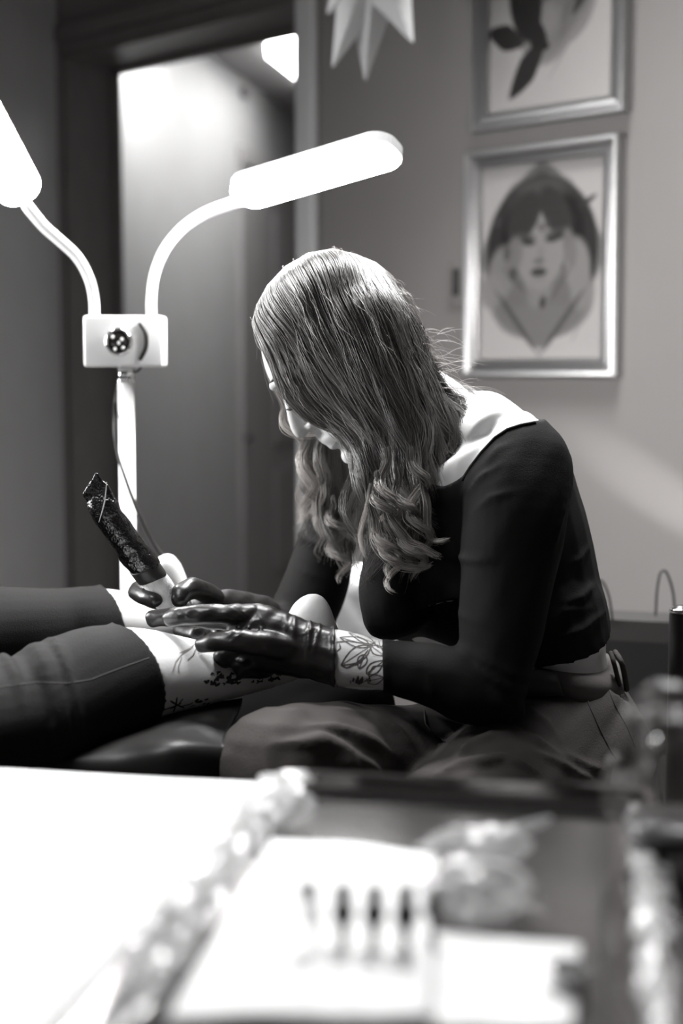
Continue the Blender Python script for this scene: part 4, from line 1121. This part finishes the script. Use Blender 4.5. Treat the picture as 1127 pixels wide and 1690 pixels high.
def ringlet(pts, nstr, cr_, amp, turns, tone, r0=.00042):
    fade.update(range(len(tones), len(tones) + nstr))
    P, _ = smooth_path([at(*q) for q in pts], [0] * len(pts), 10); P = np.array([list(p) for p in P])
    d = np.r_[0, np.cumsum(np.linalg.norm(np.diff(P, axis=0), axis=1))]; ph = hair_rng.uniform(0, 6.28)
    for k in range(nstr):
        te = hair_rng.uniform(.86, 1.0); t = T * te
        p = np.stack([np.interp(t * d[-1], d, P[:, q]) for q in range(3)], 1)
        o = hair_rng.normal(0, 1, 3) * cr_; env = (.55 + .45 * np.sin(np.pi * np.clip(t, 0, 1)))[:, None]
        f = ph + 6.28 * turns * t + hair_rng.normal(0, .16)
        a = amp * sstep(0, .35, t) * hair_rng.uniform(.88, 1.1)
        p = p + o * env; p[:, 0] += a * np.cos(f); p[:, 1] += a * np.sin(f); p[:, 2] += a * .25 * np.sin(f + 1)
        strands.append(p); radii.append(r0 * hair_rng.uniform(.7, 1.1)); tones.append(tone * hair_rng.uniform(.75, 1.3))
NY = 1.548
for pts, n_, c_r, am, tu, to in (
    ([(694, 790, NY), (700, 830, NY), (704, 870, NY), (718, 893, NY), (742, 888, NY - .005)], 60, .0022, .0015, 1, 1.3),
    ([(632, 820, NY), (650, 870, NY), (672, 898, NY), (700, 905, NY), (730, 918, NY)], 80, .0032, .003, 1.2, 1.7),
    ([(612, 830, NY), (628, 880, NY), (645, 915, NY), (662, 935, NY), (700, 938, NY), (722, 928, NY)], 70, .0028, .004, 1.5, 1.7),
    ([(612, 800, NY), (602, 850, NY), (598, 890, NY), (606, 925, NY)], 26, .0016, .002, 1, 1.8),
    ([(634, 860, NY), (642, 905, NY), (650, 940, NY), (648, 978, NY)], 46, .0020, .008, 2.2, 1.6),
    ([(622, 780, NY), (630, 840, NY), (640, 900, NY), (655, 950, NY)], 60, .0024, .011, 2.6, 1.5),
    ([(655, 770, NY), (668, 840, NY), (680, 900, NY), (694, 960, NY)], 60, .0024, .011, 2.4, 1.2),
    ([(676, 740, NY), (690, 800, NY), (692, 860, NY), (704, 920, NY)], 60, .0026, .010, 2.0, 1.1),
    ([(640, 740, NY), (640, 800, NY), (655, 860, NY), (640, 910, NY)], 60, .0026, .009, 1.8, 1.4),
    ([(550, 820, 1.78), (556, 870, 1.78), (562, 910, 1.78), (574, 958, 1.78)], 70, .0026, .012, 2.6, 1.5),
    ([(535, 780, 1.79), (530, 825, 1.79), (512, 850, 1.79), (492, 862, 1.79)], 50, .0026, .003, 1, 2.2),
    ([(530, 740, 1.79), (525, 790, 1.79), (508, 825, 1.79), (488, 845, 1.79)], 50, .0026, .003, 1, 2.2),
    ([(512, 715, 1.80), (506, 760, 1.80), (512, 810, 1.80), (504, 860, 1.80)], 90, .0050, .006, 1.4, 2.2),
    ([(530, 725, 1.79), (525, 780, 1.79), (532, 840, 1.79), (525, 890, 1.79)], 90, .0050, .006, 1.5, 1.9),
    ([(478, 660, 1.755), (467, 686, 1.75), (473, 706, 1.75), (498, 718, 1.75), (530, 718, 1.76)], 60, .0022, .001, 1, 2.6)):
    ringlet(pts, n_, c_r, am, tu, to)  # lit look of the curls put into their lighter tones
# stray hairs standing off the head and shoulders
for G_, nn in ((NEAR, 150), (FAR, 60)):
    G = [off_head(resample(g), .013) for g in G_]
    for k in range(nn):
        us = hair_rng.uniform(0, len(G) - 1); b0 = gi(G, us); a0 = hair_rng.uniform(0, .5); ln = hair_rng.uniform(.06, .25)
        tt = a0 + (min(1, a0 + ln) - a0) * T
        p = np.stack([np.interp(tt, T, b0[:, q]) for q in range(3)], 1)
        out = p - HCn; out /= np.linalg.norm(out, axis=1)[:, None]
        p = p + out * (hair_rng.uniform(.001, .011) * T[:, None] ** 1.4 + .0015)
        d = hair_rng.normal(0, 1, 3) * .006; p = p + d * (T[:, None] ** 2) + hair_rng.normal(0, 1, 3) * .0015 * np.sin(T * 9 + k)[:, None]
        strands.append(p); radii.append(.00022); tones.append(1.4)
# curly wisps blown over the back of the neck and shoulder
for k in range(110):
    x0, y0 = hair_rng.uniform(690, 735), hair_rng.uniform(545, 650)
    ex, ey = x0 + hair_rng.uniform(10, 75), y0 + hair_rng.uniform(-12, 45)
    if k % 3 == 0: x0, y0 = 735, 640; ex, ey = hair_rng.uniform(770, 850), hair_rng.uniform(652, 688)
    Y = hair_rng.uniform(1.66, 1.76); a, e = at(x0 - 12, y0, Y), at(ex, ey, Y); a = np.array(a); e = np.array(e)
    R_ = hair_rng.uniform(.002, .009); ph = hair_rng.uniform(0, 6.28); fr = hair_rng.uniform(3, 8)
    p = a + (e - a) * T[:, None]; p[:, 0] += R_ * np.sin(T * fr + ph) * T; p[:, 2] += R_ * np.cos(T * fr + ph) * T + .004 * np.sin(T * 3.1)
    strands.append(p); radii.append(.00024); tones.append(1.5)

def strand_mesh(S_, R_, k=3):
    P = np.array(S_); n, m, _ = P.shape; R_ = np.array(R_)
    tg = np.gradient(P, axis=1); tg /= (np.linalg.norm(tg, axis=2)[..., None] + 1e-12)
    ref = np.array([.31, .87, .38]); s1 = np.cross(tg, ref); s1 /= (np.linalg.norm(s1, axis=2)[..., None] + 1e-12); s2 = np.cross(tg, s1)
    tap = (1 - .75 * np.linspace(0, 1, m) ** 2.5)[None, :, None] * R_[:, None, None]
    vs = np.empty((n, m, k, 3))
    for j in range(k):
        a = 2 * math.pi * j / k; vs[:, :, j] = P + (s1 * math.cos(a) + s2 * math.sin(a)) * tap
    base = (np.arange(n) * m * k)[:, None, None] + (np.arange(m - 1) * k)[None, :, None]
    j = np.arange(k)[None, None, :]; j2 = (np.arange(k) + 1) % k; j2 = j2[None, None, :]
    F = np.stack([base + j, base + j2, base + k + j2, base + k + j], -1).reshape(-1, 4)
    return vs.reshape(-1, 3), F
hv, hf = strand_mesh(strands, radii)
me = bpy.data.meshes.new('hair'); me.vertices.add(len(hv)); me.vertices.foreach_set('co', hv.astype(np.float32).ravel())
me.loops.add(hf.size); me.loops.foreach_set('vertex_index', hf.astype(np.int32).ravel())
me.polygons.add(len(hf)); me.polygons.foreach_set('loop_start', np.arange(0, hf.size, 4, dtype=np.int32)); me.update(calc_edges=True)
ca = me.color_attributes.new('tone', 'FLOAT_COLOR', 'POINT')
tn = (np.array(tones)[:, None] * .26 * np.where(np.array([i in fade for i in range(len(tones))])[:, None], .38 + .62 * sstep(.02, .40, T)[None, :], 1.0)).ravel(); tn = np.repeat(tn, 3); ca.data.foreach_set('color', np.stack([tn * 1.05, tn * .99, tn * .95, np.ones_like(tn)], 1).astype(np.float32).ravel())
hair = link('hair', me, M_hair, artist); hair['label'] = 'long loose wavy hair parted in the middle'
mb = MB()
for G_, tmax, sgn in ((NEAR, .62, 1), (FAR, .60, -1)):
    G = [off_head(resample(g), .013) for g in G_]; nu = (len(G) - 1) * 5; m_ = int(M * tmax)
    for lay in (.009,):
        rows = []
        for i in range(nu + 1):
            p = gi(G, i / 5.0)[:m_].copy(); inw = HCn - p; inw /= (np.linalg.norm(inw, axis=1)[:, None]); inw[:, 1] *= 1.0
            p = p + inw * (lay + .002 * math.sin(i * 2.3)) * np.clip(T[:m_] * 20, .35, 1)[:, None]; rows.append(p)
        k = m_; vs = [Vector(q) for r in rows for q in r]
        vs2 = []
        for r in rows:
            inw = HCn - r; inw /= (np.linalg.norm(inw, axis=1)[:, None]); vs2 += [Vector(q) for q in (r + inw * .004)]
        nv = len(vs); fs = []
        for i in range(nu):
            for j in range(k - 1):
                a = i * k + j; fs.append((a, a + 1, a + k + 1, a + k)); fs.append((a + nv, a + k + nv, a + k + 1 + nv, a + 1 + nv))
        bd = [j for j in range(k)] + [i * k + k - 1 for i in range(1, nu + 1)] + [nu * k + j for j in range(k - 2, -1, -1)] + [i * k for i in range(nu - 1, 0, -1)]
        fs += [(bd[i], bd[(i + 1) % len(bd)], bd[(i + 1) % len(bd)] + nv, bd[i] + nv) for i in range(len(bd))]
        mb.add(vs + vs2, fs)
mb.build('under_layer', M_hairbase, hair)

# ------------------------------------------------------------------ tattoo machine in the far hand
mach = empty('tattoo_machine', at(262, 985, 1.60), 'tattoo machine wrapped in crumpled black film with a white grip, held in the far glove', 'tattoo machine')
def crumple(amp, seed):
    r = np.random.default_rng(seed); K_ = r.normal(0, 1, (14, 3)) * np.array([90, 90, 150]); ph = r.uniform(0, 6.28, 14)
    def f(co):
        v = np.zeros(len(co))
        for k in range(14): v += np.abs(np.sin(co @ K_[k] * .5 + ph[k])) - .6
        return (v / 14 * amp * 3.4).astype(np.float32)
    return f
mb = MB()
ploft(mb, [(142, 832, 168, 800, 1.56, .010), (152, 852, 190, 824, 1.562, .0150), (166, 876, 206, 848, 1.57, .0160), (185, 905, 224, 874, 1.58, .0160), (202, 930, 242, 900, 1.587, .0165), (222, 950, 264, 930, 1.593, .0160)], n=30)
me = fuse(mb, .0016, 2, disp=crumple(.0026, 5)); w = link('film_wrap', me, M_film, mach)
mb = MB()                        # loose flattened end of the film sleeve
ploft(mb, [(134, 818, 159, 778, 1.552, .0016), (142, 828, 176, 798, 1.555, .0045), (152, 848, 192, 824, 1.56, .011), (158, 858, 196, 832, 1.562, .0135)], n=24)
link('film_end', fuse(mb, .0012, 1, disp=crumple(.0020, 9)), M_film, mach)
mb = MB()
for p in ([(176, 796), (172, 830), (163, 862)],):
    bvt = bvh_of(w) if False else None
    mb.tube([at(a, b2, 1.5435 + .0004 * i) for i, (a, b2) in enumerate(p)], [.0004, .0008, .0003], 5)
mb.build('film_crease', M_clear, mach)
mb = MB(); ploft(mb, [(214, 944, 258, 922, 1.592, .0165), (226, 960, 272, 942, 1.597, .0165), (230, 965, 275, 948, 1.598, .012)], n=30); mb.build('collar', M_rubber, mach)
mb = MB(); ploft(mb, [(230, 958, 272, 944, 1.598, .0140), (243, 978, 286, 963, 1.603, .0150), (257, 1002, 297, 988, 1.61, .0145), (278, 1022, 306, 1010, 1.615, .009)], n=30)
link('grip', fuse(mb, .0018, 3), M_tape, mach)
mb = MB(); mb.tube([at(288, 1012, 1.612), at(312, 1040, 1.59), at(326, 1058, 1.57), at(332, 1064, 1.56)], [.0055, .0045, .0025, .0008], 12); mb.build('needle_tip', M_blackplastic, mach)
# glossy film over the knuckles next to the grip
# ------------------------------------------------------------------ the stool
st = empty('stool', (.27, 1.66, 0), 'round black stool under the seated tattoo artist', 'stool')
pz = at(900, 1345, 1.66).z
mb = MB(); mb.lathe([(.001, -.075), (.155, -.075), (.175, -.06), (.178, -.03), (.165, -.008), (.13, 0), (.001, .0)], V(.27, 1.66, pz - .01), 40); mb.build('seat', M_bed, st)
mb = MB(); mb.tube([V(.27, 1.66, pz - .085), V(.27, 1.66, .08)], .025, 18, False, 1); mb.build('column', M_chrome, st)
for k in range(5):
    a = k * 1.2566 + .3; mb = MB(); e = V(.25 + .20 * math.cos(a), 1.66 + .20 * math.sin(a), .065)
    mb.tube([V(.27, 1.66, .10), e], [.022, .014], 12, True, 1); lg_ = mb.build('leg', M_chrome, st)
    mb = MB(); mb.sphere(V(e.x, e.y, .027), .027); mb.build('castor', M_rubber, lg_)

# ------------------------------------------------------------------ bag and chair behind
bgY = 2.25
bg = empty('paper_bag', at(1055, 1250, bgY), 'dark paper carrier bag with string handles standing behind the artist', 'bag')
b0 = at(1000, 1035, bgY); b1 = at(1128, 1020, bgY - .02)
mb = MB(); wdt = (b1 - b0).length; cbx = (b0 + b1) / 2; ang = math.atan2((b1 - b0).y, (b1 - b0).x)
Rb = Matrix.Rotation(ang - .12, 3, 'Z'); zb0 = .34
hgt = cbx.z - zb0
bm_ = MB(); 
def bagring(z, g): return [V(cbx.x, cbx.y + .05, z) + Rb @ V(sx * (wdt / 2 + g), sy * (.045 + g), 0) for sx, sy in ((-1, -1), (-.3, -1), (.3, -1), (1, -1), (1, 0), (1, 1), (0, 1), (-1, 1), (-1, 0))]
mb.rings([bagring(zb0, 0), bagring(zb0 + hgt * .5, -.004), bagring(cbx.z - .03, .001)]); mb.build('sack', M_bag, bg, False)
mb = MB(); mb.rings([bagring(cbx.z - .032, .0015), bagring(cbx.z + .002, .002)]); mb.build('top_band', M_bagband, bg, False)
for pts in ([(1082, 1015), (1084, 975), (1090, 945), (1100, 945), (1110, 975), (1114, 1012)], [(975, 1020), (978, 985), (988, 958), (998, 966), (1006, 990), (1010, 1022)]):
    mb = MB(); mb.tube([at(a, b2, bgY + .0) for a, b2 in pts], .0022, 8); mb.build('handle', M_bagband, bg)
sh_ = empty('low_cabinet', V(.62, 2.38, 0), 'low dark cabinet against the wall carrying the paper bag', 'cabinet')
mb = MB(); mb.box((cbx.x + .03, cbx.y + .10, zb0 / 2 - .005), (.42, .30, zb0 - .012), Rb, .006); mb.build('carcass', M_blackplastic, sh_, False)
mb = MB(); mb.box(V(cbx.x + .03, cbx.y + .10, zb0 / 2) + Rb @ V(0, -.156, 0), (.38, .012, zb0 - .06), Rb, .003); dd_ = mb.build('door', M_belt_dark, sh_, False)
mb = MB(); mb.sphere(V(cbx.x + .03, cbx.y + .10, zb0 * .7) + Rb @ V(.14, -.172, 0), .012); mb.build('knob', M_chrome, dd_)

ch = empty('chair', at(1150, 1400, 1.75), 'black chair with a rounded back post at the right edge of the photo', 'chair')
cx0 = at(1124, 1000, 1.75)
mb = MB(); mb.tube([V(cx0.x, 1.75, .02), V(cx0.x, 1.75, cx0.z - .012)], .0145, 16, True, 1); pp = mb.build('back_post', M_blackplastic, ch)
mb = MB(); mb.sphere(V(cx0.x, 1.75, cx0.z - .006), (.0148, .0148, .006)); mb.build('post_cap', M_chrome, pp)
mb = MB(); mb.tube([V(cx0.x + .40, 1.68, .02), V(cx0.x + .40, 1.68, cx0.z - .012)], .0145, 16, True, 1); mb.build('back_post', M_blackplastic, ch)
mb = MB(); mb.box((cx0.x + .2, 1.715, cx0.z - .12), (.40, .02, .16), Matrix.Rotation(-.17, 3, 'Z'), .008); mb.build('backrest', M_blackplastic, ch)
mb = MB(); mb.box((cx0.x + .24, 1.92, .45), (.42, .42, .04), Matrix.Rotation(-.17, 3, 'Z'), .015); mb.build('seat', M_blackplastic, ch)
for dx, dy in ((.07, .40), (.46, .33)):
    mb = MB(); mb.tube([V(cx0.x + dx, 1.75 + dy - .04, .02), V(cx0.x + dx, 1.75 + dy - .04, .44)], .0125, 12, True, 1); mb.build('leg', M_blackplastic, ch)

# ------------------------------------------------------------------ foreground trolley and what lies on it
TZ = .770
def tab(px, py, z=TZ):
    d = ray(px, py); k = (z - CAMZ) / d.z; return Vector((0, 0, CAMZ)) + d * k
ex = (tab(1075, 1331) - tab(0, 1276)).normalized(); ey = Vector((-ex.y, ex.x, 0))      # along the far edge, and away
TO = tab(1088, 1332); TO.z = 0                                                   # far right corner of the top
def TT(a, b2, z=0.0): return TO - ex * a - ey * b2 + Vector((0, 0, TZ + z))        # a: leftwards, b: towards the camera
RT = Matrix((ex, ey, Vector((0, 0, 1)))).transposed()
def tbox(mb, a0, a1, b0_, b1_, z0, z1, bev=0.0):
    return mb.box(TT((a0 + a1) / 2, (b0_ + b1_) / 2, (z0 + z1) / 2), (abs(a1 - a0), abs(b1_ - b0_), abs(z1 - z0)), RT, bev)
def tinv(px, py, z=TZ):
    q = tab(px, py, z) - TO; return -q.dot(ex), -q.dot(ey)
tro = empty('trolley', TT(.4, .25, -TZ), 'equipment trolley with a dark glossy top in the blurred foreground', 'trolley')
mb = MB(); tbox(mb, 0, .72, 0, .46, -.025, 0, .006); mb.build('top', M_trolley, tro)
mb = MB(); tbox(mb, .02, .70, .02, .44, -.50, -.48, .004); mb.build('shelf', M_trolley, tro)
for a, b2 in ((.02, .02), (.70, .02), (.02, .44), (.70, .44)):
    mb = MB(); mb.tube([TT(a, b2, -.02), TT(a, b2, -TZ + .05)], .011, 12, False, 1); lg_ = mb.build('leg', M_chrome, tro)
    mb = MB(); mb.sphere(TT(a, b2, -TZ + .026), .026); mb.build('castor', M_rubber, lg_)

# steel tray in the right half: raised rim, mirror floor
la = tinv(452, 1318)[0]
mb = MB()
ra = .006
def rect(a0, a1, b0_, b1_, z, r=.012, k=5):
    out = []
    for ca, cb, t0_ in ((a1 - r, b1_ - r, 0), (a0 + r, b1_ - r, 90), (a0 + r, b0_ + r, 180), (a1 - r, b0_ + r, 270)):
        for i in range(k + 1):
            t = math.radians(t0_ + 90 * i / k); out.append(TT(ca + r * math.cos(t), cb + r * math.sin(t), z))
    return out
A0, A1, B0, B1 = ra, la, .004, .45
rg = [rect(A0 + .008, A1 - .008, B0 + .008, B1 - .008, .0006), rect(A0, A1, B0, B1, .010), rect(A0 - .002, A1 + .002, B0 - .002, B1 + .002, .014), rect(A0 + .004, A1 - .004, B0 + .004, B1 - .004, .0145),
      rect(A0 + .0045, A1 - .0045, B0 + .0045, B1 - .0045, .0025)]
mb.rings(rg)
tray = mb.build('steel_tray', M_steel, None, False); tag(tray, 'shallow steel tray wrapped in cling film on the right of the trolley', 'tray')
# crumpled cling film along the rims
def film_strip(p0, p1, w, h, n, seed, lift=.010):
    r = random.Random(seed); mb = MB(); m_ = 7; vs = []; fs = []
    for i in range(n + 1):
        c = p0.lerp(p1, i / n); d = (p1 - p0).normalized(); s = Vector((-d.y, d.x, 0))
        for j in range(m_):
            t = j / (m_ - 1) - .5
            vs.append(c + s * (t * w + r.uniform(-.003, .003)) + d * r.uniform(-.003, .003) + Vector((0, 0, lift + h * (1 - 4 * t * t) + r.uniform(-.0022, .0035))))
    nv = len(vs)
    for i in range(n):
        for j in range(m_ - 1):
            a = i * m_ + j; fs.append((a, a + 1, a + m_ + 1, a + m_))
    mb.add(vs + [v - Vector((0, 0, .0006)) for v in vs], fs + [tuple(q + nv for q in f[::-1]) for f in fs]); return mb
o = film_strip(TT(A1 - .006, .012), TT(A1 - .004, .44), .034, .006, 46, 1).build('cling_film', M_clear, None, False); tag(o, 'crumpled clear film along the left rim of the steel tray', 'cling film', None)
o = film_strip(TT(A0 + .006, .05), TT(A0 + .006, .44), .020, .004, 40, 2).build('cling_film', M_clear, None, False); tag(o, 'crumpled clear film along the right rim of the steel tray', 'cling film', None)

def sheet(poly, z, th, seed, amp, nn=26):
    """a slightly wavy sheet bounded by four corners"""
    r = np.random.default_rng(seed); ks = r.normal(0, 1, (6, 2)) * 5; ph = r.uniform(0, 6.28, 6); mb = MB(); vs = []; fs = []
    for i in range(nn + 1):
        for j in range(nn + 1):
            u, v = i / nn, j / nn
            p = poly[0].lerp(poly[1], u).lerp(poly[3].lerp(poly[2], u), v)
            h = sum(math.sin(ks[k][0] * u + ks[k][1] * v + ph[k]) for k in range(6)) / 6
            vs.append(Vector((p.x, p.y, TZ + z + amp * (h + .9))))
    nv = len(vs)
    for i in range(nn):
        for j in range(nn):
            a = i * (nn + 1) + j; fs.append((a, a + 1, a + nn + 2, a + nn + 1))
    bd = [j for j in range(nn + 1)] + [i * (nn + 1) + nn for i in range(1, nn + 1)] + [nn * (nn + 1) + j for j in range(nn - 1, -1, -1)] + [i * (nn + 1) for i in range(nn - 1, 0, -1)]
    f2 = [tuple(q + nv for q in f[::-1]) for f in fs] + [(bd[(i + 1) % len(bd)], bd[i], bd[i] + nv, bd[(i + 1) % len(bd)] + nv) for i in range(len(bd))]
    mb.add(vs + [v - Vector((0, 0, th)) for v in vs], fs + f2); return mb
o = sheet([TT(A1 + .012, .002), TT(.718, .002), TT(.718, .455), TT(A1 + .012, .455)], .0022, .002, 3, .0016).build('paper_sheet', M_paper, None); tag(o, 'large white paper sheet covering the left half of the trolley', 'paper')
q = [tab(448, 1408), tab(722, 1436), tab(712, 1720), tab(270, 1720)]
o = sheet([q[1], q[0], q[3], q[2]], .0075, .003, 4, .0022).build('paper_towel', M_paper, None); tag(o, 'folded white paper towel in the steel tray under the needle cartridges', 'paper towel')
q = [tab(718, 1556), tab(958, 1580), tab(945, 1720), tab(714, 1720)]
o = sheet([q[1], q[0], q[3], q[2]], .0050, .0015, 8, .0012).build('paper_sheet', M_paper2, None); tag(o, 'small white paper square at the right inside the steel tray', 'paper')

# needle cartridges standing on the towel
carts = []
def cartridge(p, s, body, cap, tilt, label):
    root = empty('needle_cartridge', p, label, 'needle cartridge', 'needle cartridges on the tray')
    R_ = Matrix.Rotation(tilt, 3, 'Y')
    mb = MB(); mb.lathe([(.0022 * s, 0), (.0030 * s, .004 * s), (.0036 * s, .009 * s), (.0062 * s, .0125 * s), (.0062 * s, .0155 * s), (.0044 * s, .019 * s), (.0040 * s, .024 * s)], p, 20, R_); mb.build('body', body, root)
    mb = MB(); mb.lathe([(.0040 * s, .0235 * s), (.0046 * s, .0245 * s), (.0046 * s, .0290 * s), (.0030 * s, .0300 * s)], p, 20, R_); mb.build('cap', cap, root)
lab = ['upright needle cartridge with a pale clear body and dark tip, leftmost of the row', 'dark upright needle cartridge, second from the left in the row', 'dark slim needle cartridge in the middle of the row of five', 'dark upright needle cartridge, second from the right in the row', 'short dark needle cartridge at the right end of the row']
for i, (px, py) in enumerate([(521, 1552), (566, 1546), (616, 1548), (668, 1554), (714, 1530)]):
    p = tab(px, py, TZ + .012); p.z = TZ + .0105
    cartridge(p, [1.0, .92, .92, .98, .72][i], M_clear if i == 0 else M_blackplastic, M_blackplastic, [-.14, 0, .03, .02, 0][i], lab[i])
# crumpled film balls and other small shiny things
def crumpled(c, r, seed, m, sx=1, sy=1, sz=.6):
    bm = bmesh.new(); bmesh.ops.create_icosphere(bm, subdivisions=4, radius=1); rr_ = random.Random(seed)
    ks = [(Vector((rr_.gauss(0, 1), rr_.gauss(0, 1), rr_.gauss(0, 1))) * 3.2, rr_.uniform(0, 6)) for _ in range(10)]
    for v in bm.verts:
        n_ = v.co.normalized(); h = sum(abs(math.sin(k.dot(n_) + p_)) for k, p_ in ks) / 10
        v.co = Vector((n_.x * sx, n_.y * sy, n_.z * sz)) * r * (.62 + .75 * h) + Vector(c)
    bm.verts.index_update(); mb = MB(); mb.add([v.co.copy() for v in bm.verts], [[q_.index for q_ in f.verts] for f in bm.faces]); bm.free(); return mb
c = tab(785, 1475, TZ + .015); c.z = TZ + .018
o = crumpled(c, .019, 3, M_clear, 1.3, 1, .7).build('film_ball', M_clear, None, False); tag(o, 'larger crumpled ball of clear film right of the needle cartridges', 'film ball')
c = tab(790, 1400, TZ + .01); c.z = TZ + .012
mb = crumpled(c, .015, 6, M_clear, 1.9, .8, .6); mb.tube([c, c + ex * .022 + V(0, 0, .010), c + ex * .040 + V(0, .004, .016)], [.005, .004, .002], 7)
o = mb.build('film_twist', M_clear, None, False); tag(o, 'twisted strip of clear film near the far edge of the steel tray', 'film scrap')
c = tab(455, 1345, TZ + .01); c.z = TZ + .016
o = crumpled(c, .017, 9, M_clear, 1.3, 1, .7).build('film_ball', M_clear, None, False); tag(o, 'crumpled clear film at the far left corner of the steel tray', 'film ball')
c = tab(940, 1610, TZ + .01); c.z = TZ + .0125
mb = MB(); mb.lathe([(.001, -.006), (.009, -.006), (.0105, .0), (.0095, .002), (.008, -.003), (.001, -.004)], c, 24); 
o = mb.build('ink_cap', M_chrome, None); tag(o, 'small shiny round cup near the right rim of the steel tray', 'cup')
# wrapped spray bottle at the far right corner
bc_ = V(.178, .80, TZ)
sb = empty('wrapped_cup', bc_, 'smoky cup in crumpled film on a small plate right of the steel tray', 'cup')
tb2 = empty('side_stand', V(bc_.x, bc_.y, 0), 'slim dark stand beside the trolley holding the wrapped bottle', 'stand')
mb = MB(); mb.lathe([(.001, TZ - .010), (.036, TZ - .010), (.036, TZ - .001), (.001, TZ - .001)], V(bc_.x + .022, bc_.y, .024), 30); mb.build('plate', M_blackplastic, tb2)
mb = MB(); mb.tube([V(bc_.x + .06, bc_.y, .03), V(bc_.x + .06, bc_.y, TZ + .018), V(bc_.x + .03, bc_.y, TZ + .018)], .008, 16, True, 1); mb.lathe([(.001, 0), (.10, 0), (.10, .015), (.001, .03)], V(bc_.x + .12, bc_.y, 0), 30); mb.tube([V(bc_.x + .12, bc_.y, .01), V(bc_.x + .06, bc_.y, .05)], .01, 10); mb.build('pole', M_blackplastic, tb2)
M_haze = mat('smoky_plastic', .14, .28, alpha=.20, spec=.45, bump=.1, bscale=40)
pb = V(bc_.x + .022, bc_.y, TZ + .024)
mb = MB(); mb.lathe([(.001, 0), (.024, 0), (.028, .008), (.030, .060), (.026, .064), (.001, .066)], pb, 30); mb.build('cup_body', M_haze, sb)
mb = crumpled(pb + V(-.003, 0, .026), .042, 21, M_clear, .95, .95, 1.15); mb.build('film_wrap', M_haze, sb, False)
mb = MB(); mb.sphere(at(1085, 1225, .775), .0032); mb.build('glint_bead', M_chrome, sb)  # chrome bead added to catch a bright glint
